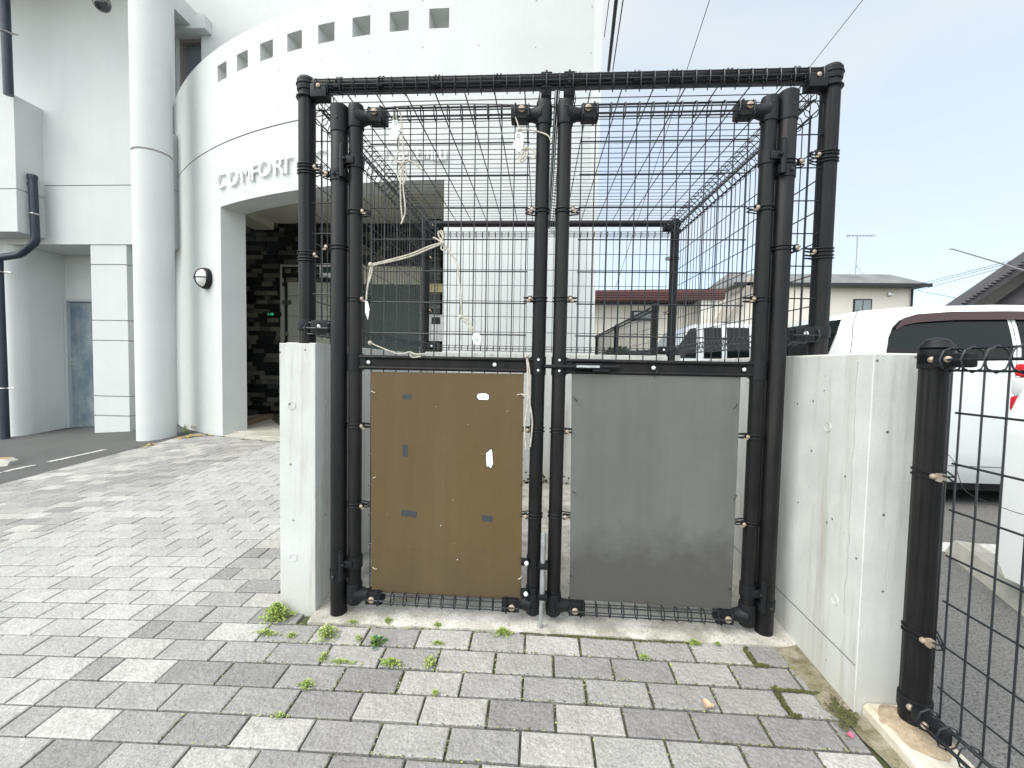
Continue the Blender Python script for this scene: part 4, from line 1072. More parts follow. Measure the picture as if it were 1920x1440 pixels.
# dome camera under the soffit
dm = at(191, 8, 5.25); dc = thing('dome_camera', (dm.x, 5.25, 6.32), 'small dome camera hanging on a stem under the soffit, top left', 'camera')
m = MB(); m.tube(((dm.x, 5.25, 6.32), (dm.x, 5.25, dm.z + .12)), .03, 14); m.lathe([(.03, dm.z + .10), (.085, dm.z + .07), (.094, dm.z + .02), (.09, dm.z)], (dm.x, 5.25, 0), 28); m.build('camera_housing', mat('brown_grey_housing', (.16, .13, .12), .4), dc, dc)
m = MB(); m.lathe([(.089 * math.cos(t), dm.z - .085 * math.sin(t)) for t in [k * math.pi / 2 / 6 for k in range(7)]], (dm.x, 5.25, 0), 24); m.build('camera_dome', M_glassd, dc, dc, 60)
# drain pipes
def pipe(pts, r, label, brackets):
    p0 = Vector(pts[0]); t = thing('drain_pipe', p0, label, 'pipe', 'navy drain pipes on the far left wall')
    m = MB(); m.tube(pts, r, 20); m.build('pipe', M_pipe, t, t, 40)
    for (x, y, z, dx) in brackets:
        b = MB(); b.tube([(x + (r + .006) * math.cos(q), y + (r + .006) * math.sin(q), z) for q in [k * .524 for k in range(12)]], .010, 6, closed=True); b.tube(((x + dx * r, y, z), (x + dx * (r + .07), y + .04, z)), .011, 6); b.build('bracket', M_brk, t, t)
    return t
YP = 5.36
ptop = at(8, 0, YP); pt2 = at(13, 190, YP)
pipe([(ptop.x, YP, 6.5), (ptop.x + .02, YP, at(13, 178, YP).z - .0)], .05, 'upper navy drain pipe running down to the projecting block', [(ptop.x + .01, YP, at(8, 62, YP).z, 1)])
YQ = 5.60
j0 = at(61, 333, YQ); j1 = at(67, 455, YQ); j2 = at(42, 474, YQ); j3 = at(-6, 484, YQ)
dpp = pipe([(j0.x, YQ, j0.z), (j1.x, YQ, j1.z + .04), (j1.x - .015, YQ, j1.z), (j2.x, YQ, j2.z), (j2.x - .06, YQ, j2.z - .03), (j3.x, YQ, j3.z)], .048, 'short bent navy drain pipe elbowing left below the projecting block', [(j0.x + .01, YQ, at(64, 402, YQ).z, -1)])
m = MB(); m.tube(((j0.x, YQ, j0.z - .09), (j0.x - .17, YQ + .02, j0.z - .09)), .038, 14); m.lathe([(.054, j0.z - .02), (.054, j0.z + .03), (.05, j0.z + .035)], (j0.x, YQ, 0), 20); m.build('pipe_cap', M_pipe, dpp, dpp)
k0 = at(10, 820, YQ)
pipe([(k0.x - .02, YQ, at(8, 486, YQ).z), (k0.x, YQ, -.35)], .05, 'lower navy drain pipe standing on the asphalt at the left edge', [(k0.x, YQ, at(8, 510, YQ).z, 1), (k0.x, YQ, at(8, 728, YQ).z, 1)])

# wheel stop on the asphalt, worn white line, fallen leaves
def wheel_stop(p0, p1, hw, hh, label, refl):
    p0, p1 = Vector(p0), Vector(p1); d = (p1 - p0).normalized(); n = Vector((-d.y, d.x, 0))
    t = thing('wheel_stop', (p0 + p1) / 2, label, 'wheel stop', 'concrete wheel stops')
    sec = [(-hw, 0), (-hw * .62, hh), (hw * .62, hh), (hw, 0)]
    m = MB(); vs = []
    for (q, s) in ((p0, 0), (p0 + d * .06, 1), (p1 - d * .06, 1), (p1, 0)):
        for (a, z) in sec: vs.append(q + n * a * (1 if s else .9) + Vector((0, 0, z if (s or z == 0) else z * .55)))
    m.add(vs, [(4 * i + j, 4 * i + j + 1, 4 * i + j + 5, 4 * i + j + 4) for i in range(3) for j in range(3)] + [(0, 1, 2, 3), (12, 13, 14, 15)])
    m.build('stop_body', M_stop, t, t, 20)
    m = MB()
    L_ = (p1 - p0).length
    k = .14
    while k < L_ - .14:
        for s in (-1, 1):
            c = p0 + d * k + n * s * hw * .30 + Vector((0, 0, hh + .0015)); m.add([c - d * .045 - n * .006, c + d * .045 - n * .006, c + d * .045 + n * .006, c - d * .045 + n * .006], [(0, 1, 2, 3)])
        k += .13
    m.build('groove', M_groove, t, t, 0)
    if refl:
        c = p1 - d * .10 + Vector((0, 0, hh + .004)); m = MB(); m.add([c - d * .035 - n * .03, c + d * .035 - n * .03, c + d * .035 + n * .03, c - d * .035 + n * .03], [(0, 1, 2, 3)]); m.build('reflector', M_yel, t, t, 0)
def slopez(x, y): return gz(x, y)
A0, A1 = (-6.02, 4.02, slopez(-6.02, 4.02) - .004), (-5.46, 4.06, slopez(-5.46, 4.06) - .004)
wheel_stop(A0, A1, .07, .075, 'concrete wheel stop with amber reflector on the asphalt at the left edge', True)
m = MB(); random.seed(14); p0 = Vector((-5.28, 3.2, 0)); p1 = Vector((-5.02, 4.62, 0)); k = 60
for i in range(k):
    f = i / k; q = p0.lerp(p1, f); q2 = p0.lerp(p1, (i + 1) / k)
    if .52 < f < .62 and random.random() < .8 or random.random() < .12: continue
    w1 = random.uniform(.018, .04); w2 = random.uniform(.018, .04)
    m.add([(q.x - w1, q.y, gz(q.x - w1, q.y) + .004), (q.x + w2, q.y, gz(q.x + w2, q.y) + .004), (q2.x + w2, q2.y, gz(q2.x + w2, q2.y) + .004), (q2.x - w1, q2.y, gz(q2.x - w1, q2.y) + .004)], [(0, 1, 2, 3)])
tag(m.build('road_marking', M_line, smooth=0), kind='structure')

def leafy(name, px, py, spread, nleaf, size, m, label, h=.02, grp='weeds growing in the paving joints', kindn='weed', X=None):
    if X is None:
        d = ray(px, py); t = .3
        while True:
            P = Vector((0, 0, CH)) + d * t
            if P.z <= gz(P.x, P.y) + .002: break
            t += .002
    else: P = Vector(X)
    random.seed(int(px * 7 + py)); mb = MB(); mb2 = MB(); spread = (spread[0] * 1.35, spread[1] * 1.35); nleaf = int(nleaf * 1.6); size *= 1.1; h *= 1.25
    for i in range(nleaf):
        r_ = abs(random.gauss(0, .5)); t_ = random.uniform(0, 6.283)
        c = P + Vector((spread[0] * r_ * math.cos(t_), spread[1] * r_ * math.sin(t_), random.uniform(.003, h) * max(.25, 1 - r_ * .7)))
        ax = random.uniform(0, 6.283); tilt = random.uniform(-.1, .9); s = size * random.uniform(.55, 1.25)
        u = Vector((math.cos(ax) * math.cos(tilt), math.sin(ax) * math.cos(tilt), math.sin(tilt))); v = Vector((-math.sin(ax), math.cos(ax), random.uniform(-.3, .3)))
        (mb if random.random() < .75 else mb2).add([c, c + u * s * .45 + v * s * .32, c + u * s, c + u * s * .45 - v * s * .32], [(0, 1, 2, 3)])
    for i in range(nleaf // 6):
        t_ = random.uniform(0, 6.283); e = P + Vector((spread[0] * .7 * math.cos(t_), spread[1] * .7 * math.sin(t_), h * .6)); mb2.tube((P, e), .0005, 3)
    t = thing(kindn, P, label, 'weed' if kindn == 'weed' else kindn, grp)
    mb.build('leaves', m[0], t, t, 0); mb2.build('stems', m[1], t, t, 0)
    return t
G1 = (M_leaf, M_leafp); G2 = (M_leafp, M_leaf); G3 = (M_leafd, M_leaf)
leafy('weed', 518, 1160, (.045, .035), 460, .011, G1, 'biggest bright green weed, at the foot of the left concrete wall', .055)
leafy('weed', 612, 1195, (.028, .030), 260, .009, G2, 'pale feathery weed left of centre in front of the gate slab', .040)
leafy('weed', 500, 1190, (.045, .008), 130, .008, G2, 'thin low weed strip below the biggest weed', .014)
leafy('weed', 546, 1194, (.016, .010), 50, .008, G2, 'tiny weed right of the thin strip under the wall foot', .014)
leafy('weed', 662, 1170, (.028, .006), 70, .007, G1, 'flat weed against the edge of the slab under the left hinge', .012)
leafy('weed', 727, 1170, (.013, .010), 80, .008, G1, 'small upright weed at the slab edge below the brown board', .022)
leafy('weed', 820, 1176, (.014, .008), 70, .007, G1, 'small weed at the slab edge near the middle of the brown board', .018)
leafy('weed', 942, 1190, (.030, .013), 180, .008, G1, 'grassy weed at the slab edge left of the drop bolt', .022)
leafy('weed', 822, 1208, (.020, .006), 60, .007, G2, 'flat weed in the joint one row below the slab edge', .010)
leafy('weed', 706, 1208, (.016, .016), 30, .020, G3, 'dark broad-leaved weed in front of the brown board', .022)
leafy('weed', 606, 1235, (.012, .020), 60, .008, G2, 'sparse weed trailing below the pale feathery one', .014)
leafy('weed', 672, 1200, (.010, .010), 40, .008, G2, 'tiny pale weed left of the dark broad-leaved one', .016)
leafy('weed', 735, 1246, (.030, .012), 150, .009, G1, 'spreading weed two rows in front of the slab', .016)
leafy('weed', 640, 1243, (.045, .006), 90, .007, G2, 'weed strip along a joint left of the spreading weed', .010)
leafy('weed', 806, 1246, (.016, .026), 120, .009, G2, 'pale slanting weed beside a light paver', .020)
leafy('weed', 575, 1288, (.018, .014), 80, .009, G1, 'lone weed lower left in a paving joint', .018)
leafy('weed', 524, 1345, (.020, .008), 50, .007, G2, 'tiny yellowish weed in the second joint from the bottom', .010)
leafy('weed', 816, 1302, (.010, .007), 40, .007, G1, 'tiny weed in the joint below the pale slanting weed', .012)
leafy('weed', 1302, 1208, (.026, .007), 110, .007, G1, 'weed strip at the slab edge below the grey board', .014)
leafy('weed', 1207, 1235, (.014, .010), 70, .007, G1, 'small weed in the joint below the grey board', .012)
leafy('weed', 1345, 1210, (.014, .006), 40, .007, G1, 'faint weed at the slab edge near the right gate post', .010)
leafy('weed', 363, 812, (.03, .03), 40, .03, G1, 'small weed growing where the curved wall meets the paving', .14, X=(-4.75, 5.42, .02))
def scatter_strip(pts, wd, n, m, name, label, zoff=.002, size=.006):
    mb = MB(); random.seed(int(pts[0][0]))
    for i in range(n):
        f = random.random() * (len(pts) - 1); k = int(f); q = Vector(pts[k]).lerp(Vector(pts[k + 1]), f - k)
        q += Vector((random.gauss(0, wd), random.gauss(0, wd)))
        d = ray(q.x, q.y); t = .5
        P = Vector((0, 0, CH)) + d * ((-CH) / d.z)
        for _ in range(4): P = Vector((0, 0, CH)) + d * ((gz(P.x, P.y) - CH) / d.z)
        s = size * random.uniform(.5, 1.3); a = random.uniform(0, 3); nn = 5
        mb.add([(P.x + s * math.cos(a + j * 1.257), P.y + s * .8 * math.sin(a + j * 1.257), P.z + zoff + random.uniform(-.001, .002)) for j in range(nn)], [tuple(range(nn))])
    return tag(mb.build(name, m, smooth=0), label, 'moss', kind='stuff')
scatter_strip([(975, 1187), (1030, 1191), (1090, 1195), (1180, 1201), (1290, 1206)], .8, 900, M_moss, 'moss', 'dark green moss line along the front edge of the slab', .002, .0035)
scatter_strip([(1396, 1217), (1408, 1235), (1418, 1248), (1440, 1250)], 1.9, 380, M_moss, 'moss', 'thick moss patch in the joint nearest the right gate post', .003, .004)
scatter_strip([(1452, 1290), (1463, 1310), (1485, 1343), (1500, 1346)], 2.4, 330, M_moss, 'moss', 'moss in the widened joint below the right-hand wall', .003, .004)
scatter_strip([(1452, 1293), (1500, 1298), (1535, 1302)], 1.4, 200, M_moss, 'moss', 'moss along the short joint running to the wall', .003, .004)
scatter_strip([(1555, 1325), (1585, 1345), (1592, 1370)], 8, 260, M_moss, 'moss', 'moss on the grit at the foot of the wall end', .010, .004)
def joint_litter():
    mb = MB(); random.seed(77)
    for i in range(5200):
        j = random.choice(range(0, 8)); Y = 1.4643 - .1 * (j - 1)
        if random.random() < .62: x = random.uniform(-1.0, .90); y = Y + random.gauss(0, .0022)
        else:
            k = random.randrange(-4, 7); x = -.2282 + .2 * k + (0 if j % 2 else .1) + random.gauss(0, .0022); y = Y + random.uniform(0, .1)
        dens = .25 + .75 * max(0, 1 - abs(y - 1.5) / .35) + (.5 if x > .45 else 0) + .35 * math.sin(x * 9 + j * 2.1)
        if random.random() > dens or x > .93 or y > 1.57: continue
        s_ = random.uniform(.0012, .0036); a = random.uniform(0, 3)
        mb.add([(x + s_ * math.cos(a + q * 1.257), y + s_ * .8 * math.sin(a + q * 1.257), gz(x, y) + .0008 + random.uniform(0, .002)) for q in range(5)], [tuple(range(5))], random.choice((0, 0, 1, 2)))
    tag(mb.build('moss', [M_moss, M_sand, M_leafp], smooth=0), 'specks of moss and grit lodged in the paving joints before the gate', 'moss', kind='stuff')
joint_litter()
# dry leaf and pink petal
def curl(px, py, s, m, name, label, cat, ang, lobes=False):
    d = ray(px, py); P = Vector((0, 0, CH)) + d * (-CH / d.z)
    for _ in range(4): P = Vector((0, 0, CH)) + d * ((gz(P.x, P.y) - CH) / d.z)
    mb = MB(); n = 9; vs = []
    for i in range(n):
        t = i / (n - 1); wv = math.sin(math.pi * min(1, t * .96 + .04)) ** .6 * .46
        for k in (-1, -.4, .4, 1):
            x = (t - .5) * s; y = k * wv * s; z = .004 + .010 * k * k * (1 if not lobes else .4) + .006 * math.cos(t * 7)
            vs.append(P + Vector((x * math.cos(ang) - y * math.sin(ang), x * math.sin(ang) + y * math.cos(ang), z * s / .04)))
    mb.add(vs, [(i * 4 + k, i * 4 + k + 1, i * 4 + k + 5, i * 4 + k + 4) for i in range(n - 1) for k in range(3)])
    return single(mb, name, m, P, label, cat, smooth=60)
curl(1327, 1326, .033, M_dry, 'dry_leaf', 'curled tan dry leaf lying on the pavers', 'leaf', 2.3)
curl(1594, 1380, .018, M_petal, 'flower_petal', 'crumpled pink petal on the grit by the kerb', 'petal', .4, True)
curl(1000, 1030, .05, M_dry, 'dry_leaf', 'orange dry leaf on the slab behind the left meeting stile', 'leaf', .5) if False else None
m = MB(); random.seed(6)
for i in range(110):
    if i < 80: x, y = random.gauss(-4.46, .08), random.gauss(5.16, .06)
    else: x, y = random.gauss(-4.60, .05), random.gauss(4.72, .05)
    s = random.uniform(.015, .03); a_ = random.uniform(0, 6.28); z = gz(x, y) + random.uniform(.006, .022)
    u = Vector((math.cos(a_), math.sin(a_), random.uniform(-.3, .3))) * s; v = Vector((-math.sin(a_), math.cos(a_), random.uniform(-.3, .3))) * s * .5; c = Vector((x, y, z))
    m.add([c - u, c + v, c + u, c - v], [(0, 1, 2, 3)])
tag(m.build('fallen_leaves', M_yleaf, smooth=0), 'yellow fallen leaves by the foot of the column', 'leaves', kind='stuff')
# drip stains on pavers
for (px, py, s, lab) in ((1012, 1339, .007, 'small dark spot stain on a light paver near the middle bottom'), (447, 1428, .012, 'dark spot stain on a paver at the lower left')):
    pass

# ------------------------------------------------------------------ parking lot markings and vehicles
PZ = -.15
def flat(name, pts, m, z):
    return tag(MB().add([(x, y, z) for x, y in pts], [tuple(range(len(pts)))]).build(name, m), kind='structure')
flat('parking_line', [(1.2, 2.93), (9, 2.93), (9, 3.10), (1.2, 3.10)], M_line, PZ + .004)
wheel_stop((2.80, 3.02 - .10, PZ), (2.46, 2.10, PZ), .09, .10, 'pale concrete wheel stop behind the near mesh fence', False)

def vehicle(name, label, cat, x0, x1, y0, y1, zb, roof, belt, prof, m_body, wins, group=None, wheels=(), visor=None, rear_win=None, lamps=(), tumble=.13, seams=(), sill=.24, handles=()):
    """prof: [(x fraction, roof z)] outline of the top, from x0 to x1; near side at y0"""
    t = thing(name, ((x0 + x1) / 2, (y0 + y1) / 2, zb), label, cat, group)
    Lx = x1 - x0; W = y1 - y0; ym = (y0 + y1) / 2; hw = W / 2; zs = zb + sill
    def top(f):
        for (a, za), (b, zb_) in zip(prof, prof[1:]):
            if a <= f <= b:
                u = (f - a) / max(1e-6, b - a); u = u * u * (3 - 2 * u) if False else u; return za + (zb_ - za) * u
        return prof[-1][1]
    def halfw(f, z):
        e = min(f, 1 - f) * Lx; ec = hw - .10 * max(0, 1 - e / .35) ** 2
        if z < zs + .15: ec -= .05 * (1 - (z - zs) / .15) ** 2
        if z > belt: ec -= tumble * ((z - belt) / max(.05, roof - belt)) ** 1.5
        return ec
    fs_ = sorted(set([0, .012, .03, .06, .1, .9, .94, .97, .988, 1] + [p_[0] for p_ in prof] + [i / 24 for i in range(25)]))
    n = 34; vs = []
    for f in fs_:
        zt = top(f); rows = []
        zc = zt - .085
        for k in range(12):
            z = zs + (zc - zs) * k / 11; rows.append((halfw(f, z), z))
        w_ = halfw(f, zc)
        for k in range(1, 6):
            a = k / 5 * math.pi / 2; rows.append((w_ - .17 * (1 - math.cos(a)), zc + .085 * math.sin(a)))
        for s in (1,):
            ring = [(ym - y, z) for y, z in rows] + [(ym + y, z) for y, z in rows[::-1]]
        vs += [(x0 + f * Lx, y, z) for y, z in ring]
    m_ = len(ring); k = len(fs_); mb = MB()
    mb.add(vs, [(i * m_ + j, (i + 1) * m_ + j, (i + 1) * m_ + (j + 1) % m_, i * m_ + (j + 1) % m_) for i in range(k - 1) for j in range(m_)] + [tuple(range(m_)), tuple((k - 1) * m_ + j for j in range(m_))])
    body = mb.build('body', m_body, t, t, 50)
    for hx in handles:
        hb_ = MB(); hy = ym - halfw((hx - x0) / Lx, belt - .12); hb_.bbox((hx, hy - .022, belt - .135), (hx + .17, hy - .004, belt - .11), .007); hb_.build('door_handle', m_body, body, t)
    def side(poly, name_, mm, off, near=True, nx=14, nz=6, par=body):
        """poly: [(x, zlow, zhigh)...] columns on the near side"""
        mb = MB(); vs = []
        cols = []
        for (a, b) in zip(poly, poly[1:]):
            for q in range(6): u = q / 6; cols.append(tuple(a[i] + (b[i] - a[i]) * u for i in range(3)))
        cols.append(poly[-1])
        for (x, zl, zh) in cols:
            for j in range(nz + 1):
                z = zl + (zh - zl) * j / nz; y = halfw((x - x0) / Lx, z) + off; vs.append((x, ym - y if near else ym + y, z))
        n_ = nz + 1; mb.add(vs, [(i * n_ + j, (i + 1) * n_ + j, (i + 1) * n_ + j + 1, i * n_ + j + 1) for i in range(len(cols) - 1) for j in range(nz)])
        return mb.build(name_, mm, par, t, 60)
    for wp in wins:
        side([(x, zl - .018, zh + .018) for x, zl, zh in wp], 'window_seal', M_trim, .003); side(wp, 'window', M_glass, .006); side(wp, 'window', M_glass, .004, near=False)
    if visor: side(visor, 'window_visor', M_visor, .028, nz=3)
    for sm in seams:
        mb = MB(); pts = []
        for (a, b) in zip(sm, sm[1:]):
            for q in range(8): u = q / 8; x = a[0] + (b[0] - a[0]) * u; z = a[1] + (b[1] - a[1]) * u; pts.append((x, ym - halfw((x - x0) / Lx, z) - .0005, z))
        mb.tube(pts, .0028, 5); mb.build('panel_seam', M_trim, body, t)
    if rear_win:
        (ya, yb, zl, zh, slope) = rear_win; mb = MB(); vs = []
        for i in range(9):
            for j in range(5):
                y = ya + slope * (1 - j / 4) + (yb - ya - slope * (1 - j / 4)) * i / 8; z = zl + (zh - zl) * j / 4; e = abs((y - ym) / hw); vs.append((x0 - .006 + .10 * max(0, e - .6) ** 2 * 4 * 0 , y, z))
        mb.add(vs, [(i * 5 + j, i * 5 + j + 1, (i + 1) * 5 + j + 1, (i + 1) * 5 + j) for i in range(8) for j in range(4)]); mb.build('rear_window', M_glass, t, t, 60)
    for (pts, mm, nm) in lamps:
        mb = MB(); mb.bbox(pts[0], pts[1], .02); mb.build(nm, mm, t, t)
    for (wx, wr) in wheels:
        for yy, s in ((y0 + .10, -1), (y1 - .10, 1)):
            mb = MB(); mb.lathe([(wr * .62, -.09 * s), (wr * .94, -.10 * s), (wr, -.07 * s), (wr, .07 * s), (wr * .9, .1 * s)], (wx, yy, zb + wr), 28, 'Y'); wl = mb.build('wheel', M_rub, t, t)
            mb = MB(); mb.lathe([(wr * .60, .0), (wr * .60, .07), (wr * .5, .085), (.05, .092), (.01, .10)] if s < 0 else [(wr * .60, 0), (wr * .60, -.07), (.01, -.1)], (wx, yy - .0, zb + wr), 20, 'Y'); mb.build('rim', M_rim, wl, t)
            if s < 0:
                mb = MB(); vs = []; nn = 20
                for q in range(nn + 1):
                    a = math.pi * q / nn; vs += [(wx + (wr + .03) * math.cos(a), y0 - .004, zb + wr + (wr + .03) * math.sin(a)), (wx + (wr + .03) * math.cos(a), y0 - .004, zb + .08)]
                mb.add([(p_[0], p_[1] + .012, p_[2]) for p_ in vs], [(2 * i, 2 * i + 1, 2 * i + 3, 2 * i + 2) for i in range(nn)]); mb.build('wheel_arch', M_trim, body, t, 0)
    mb = MB(); mb.box((x0 + .25, y0 + .12, zb + .14), (x1 - .25, y1 - .12, zb + sill + .05)); mb.build('underbody', M_trim, t, t)
    return t
wz = lambda px, py: at(px, py, 3.95)
vehicle('parked_van', 'white minivan with smoked visors over its dark side windows behind the right-hand wall', 'van', 2.70, 7.3, 3.90, 5.55, PZ, 1.66, 1.20,
        [(0, 1.535), (.02, 1.56), (.06, 1.60), (.15, 1.64), (.3, 1.665), (.55, 1.665), (.72, 1.58), (.86, 1.02), (1, .80)], M_car,
        [[(3.02, 1.17, 1.20), (3.045, 1.17, 1.32), (3.09, 1.17, 1.41), (3.16, 1.17, 1.475), (3.28, 1.175, 1.52), (3.6, 1.18, 1.548), (4.05, 1.18, 1.565)], [(4.12, 1.18, 1.565), (5.0, 1.18, 1.565), (5.7, 1.18, 1.52)]],
        visor=[(3.10, 1.41, 1.425), (3.18, 1.45, 1.51), (3.3, 1.475, 1.548), (3.6, 1.50, 1.575), (4.06, 1.51, 1.585), (4.10, 1.51, 1.585), (5.2, 1.51, 1.58)],
        rear_win=(3.99, 5.42, 1.00, 1.50, .26), wheels=((3.16, .31), (6.4, .31)), seams=[[(2.86, 1.60), (2.80, 1.45), (2.765, 1.2), (2.79, .9), (2.86, .45)], [(4.085, 1.56), (4.085, .3)], [(2.9, .235), (4.2, .225), (6.9, .235)]], handles=(4.15, 3.82),
        lamps=[(((2.68, 3.93, .78), (2.74, 4.05, 1.1)), M_red, 'tail_lamp')], sill=.22)
m = MB()
vehicle('parked_car', 'white car at the right edge with only its rear corner and red tail lamp showing', 'car', 2.34, 6.6, .70, 2.37, PZ, 1.36, .86,
        [(0, .88), (.012, .92), (.03, 1.10), (.06, 1.20), (.14, 1.32), (.3, 1.36), (.5, 1.36), (.62, 1.24), (.76, .84), (1, .62)], M_car,
        [[(2.75, .90, 1.0), (3.1, .89, 1.20), (3.9, .88, 1.25), (4.9, .86, 1.18)]], wheels=((3.15, .30), (5.7, .30)), sill=.17,
        lamps=[(((2.435, 2.22, .84), (2.62, 2.352, .925)), M_red, 'tail_lamp'), (((2.435, 2.225, .925), (2.62, 2.35, 1.02)), M_clear, 'reversing_lamp'), (((2.44, 2.22, 1.02), (2.62, 2.345, 1.09)), M_red, 'tail_lamp')])
vehicle('parked_van', 'white boxy van with a raked windscreen half hidden behind the cage', 'van', 2.05, 5.4, 7.0, 8.5, PZ, 1.79, 1.22,
        [(0, .95), (.02, 1.22), (.10, 1.70), (.14, 1.76), (.2, 1.79), (.9, 1.80), (.97, 1.76), (1, 1.5)], M_car,
        [[(2.16, 1.22, 1.24), (2.42, 1.22, 1.66), (2.52, 1.22, 1.68)], [(2.64, 1.22, 1.68), (2.92, 1.22, 1.69)], [(3.0, 1.22, 1.69), (3.35, 1.22, 1.69)], [(3.45, 1.22, 1.66), (4.6, 1.22, 1.66)]],
        wheels=((2.6, .28), (4.7, .28)), tumble=.06)
vehicle('parked_car', 'small dark car with red tail lamps beyond the back wall', 'car', 1.75, 3.4, 9.6, 11.0, PZ, 1.45, 1.02,
        [(0, .9), (.05, 1.2), (.14, 1.42), (.5, 1.45), (.8, 1.1), (1, .9)], M_cardark, [[(2.0, 1.02, 1.3), (2.7, 1.02, 1.36)]], wheels=((2.1, .27), (3.0, .27)),
        lamps=[(((2.03, 9.5, .98), (2.15, 9.62, 1.24)), M_red, 'tail_lamp'), (((2.55, 9.5, 1.0), (2.74, 9.62, 1.26)), M_red, 'tail_lamp')])
# ------------------------------------------------------------------ houses behind
def house(name, label, x0, x1, y0, y1, ze, zr, m_wall, m_roof, wins, over=.5, hip=0, yr=None, trim=M_trim):
    t = thing(name, ((x0 + x1) / 2, y0, PZ), label, 'house')
    MB().box((x0, y0, PZ - .1), (x1, y1, ze)).build('wall', m_wall, t, t)
    ym = yr or (y0 + y1) / 2; a, b = x0 - over, x1 + over; c, d = y0 - over, y1 + over
    m = MB(); m.add([(a, c, ze), (b, c, ze), (b, d, ze), (a, d, ze), (a + hip, ym, zr), (b - hip, ym, zr), (a, c, ze - .12), (b, c, ze - .12), (b, d, ze - .12), (a, d, ze - .12)],
                    [(0, 1, 5, 4), (1, 2, 5), (2, 3, 4, 5), (3, 0, 4), (6, 7, 1, 0), (7, 8, 2, 1), (8, 9, 3, 2), (9, 6, 0, 3), (9, 8, 7, 6)])
    rf = m.build('roof', m_roof, t, t, 0)
    MB().box((a - .02, c - .10, ze - .16), (b + .02, c - .004, ze + .0)).build('gutter', trim, rf, t)
    for (wx0, wx1, wz0, wz1) in wins:
        w_ = MB(); w_.box((wx0, y0 - .05, wz0), (wx1, y0 + .02, wz1)); wo = w_.build('window', M_trim, t, t)
        g_ = MB(); g_.box((wx0 + .06, y0 - .06, wz0 + .06), ((wx0 + wx1) / 2 - .02, y0 - .045, wz1 - .06)); g_.box(((wx0 + wx1) / 2 + .02, y0 - .06, wz0 + .06), (wx1 - .06, y0 - .045, wz1 - .06)); g_.build('pane', M_glassb, wo, t)
    return t
hb = house('cream_house', 'two storey cream house under a grey hipped roof with an aerial', 9.9, 18.05, 22, 27, 5.30, 6.14, M_house, M_roofg, [(15.35, 16.2, 3.75, 4.62), (12.35, 13.45, 3.75, 4.7)], .45, .45, 23.4)
m = MB(); m.lathe([(.12, 0), (.11, -.1), (.02, -.12)], (17.0, 22.0, 4.86), 12, 'Y'); m.build('vent_cap', M_brk, hb, hb)
m = MB(); m.tube(((18.02, 21.93, 5.1), (18.02, 21.93, -.1)), .045, 8); m.build('downpipe', M_trim, hb, hb)
# gable end of the same house on its left
A_ = at(1404, 519, 21.8); B_ = at(1354, 604, 21.8)
gm = MB(); gm.prism([(A_.x, A_.z), (B_.x, B_.z), (B_.x + .28, B_.z - .02), (A_.x + .06, A_.z - .38), (A_.x + .9, A_.z - 1.2), (A_.x + 1.0, A_.z - .8)], 21.45, 23); gm.build('gable_verge', mat('taupe_verge_board', (.30, .27, .23), .7), hb, hb, 0)
gm = MB(); gm.prism([(A_.x + .03, A_.z - .25), (B_.x + .22, B_.z), (B_.x + .22, -.2), (A_.x + 3, -.2), (A_.x + 3, A_.z - .5)], 21.7, 22.6); gm.build('gable_wall', M_house, hb, hb, 0)
an = at(1604, 514, 23.4); at_ = at(1605, 442, 23.4)
ta = thing('tv_aerial', (an.x, 23.4, an.z), 'thin television aerial on the grey hipped roof', 'aerial')
m = MB(); m.tube(((an.x, 23.4, an.z - .3), (an.x, 23.4, at_.z)), .028, 6)
for dx_ in (-.45, .45): m.tube(((an.x, 23.4, an.z + .45), (an.x + dx_, 23.4, an.z - .1)), .014, 5)
m.build('mast', mat('dull_aerial_metal', (.30, .31, .32), .8), ta, ta)
m = MB(); m.tube(((an.x - .55, 23.4, at_.z), (an.x + .85, 23.4, at_.z)), .022, 6)
for k in range(8): xx = an.x - .5 + k * .18; m.tube(((xx, 23.25, at_.z), (xx, 23.55, at_.z)), .01, 4)
m.tube(((an.x - .5, 23.4, at_.z - .15), (an.x - .5, 23.4, at_.z + .15)), .012, 4); m.build('antenna_array', mat('dull_aerial_metal', (.30, .31, .32), .8), ta, ta)
# low house with red roof
t = thing('cream_house', (3.6, 14, PZ), 'low cream house with a red-brown metal roof edge seen through the cage', 'house')
MB().box((1.3, 14, -.3), (4.95, 19, 3.05)).build('wall', M_house, t, t)
m = MB(); m.prism([(1.0, 3.12), (5.62, 3.17), (5.62, 3.50), (1.0, 3.40)], 13.4, 19.5); rf = m.build('roof', M_roofr, t, t, 0)
for z in (3.20, 3.27, 3.34): MB().tube(((1.0, 13.39, z), (5.62, 13.39, z + .03)), .016, 5).build('roof_seam', M_roofr, rf, t)
m = MB(); m.prism([(4.95, 2.35), (5.55, 3.165), (4.95, 3.165)], 13.5, 18.9); m.build('soffit', M_ceil, t, t, 0)
a = at(1184, 583, 14); b = at(1232, 601, 14); m = MB(); m.box((a.x, 13.9, b.z), (b.x, 14.02, a.z)); wo = m.build('window', M_trim, t, t)
m = MB(); m.box((a.x + .06, 13.89, b.z + .05), (b.x - .06, 13.905, a.z - .05)); m.build('pane', M_glassb, wo, t)
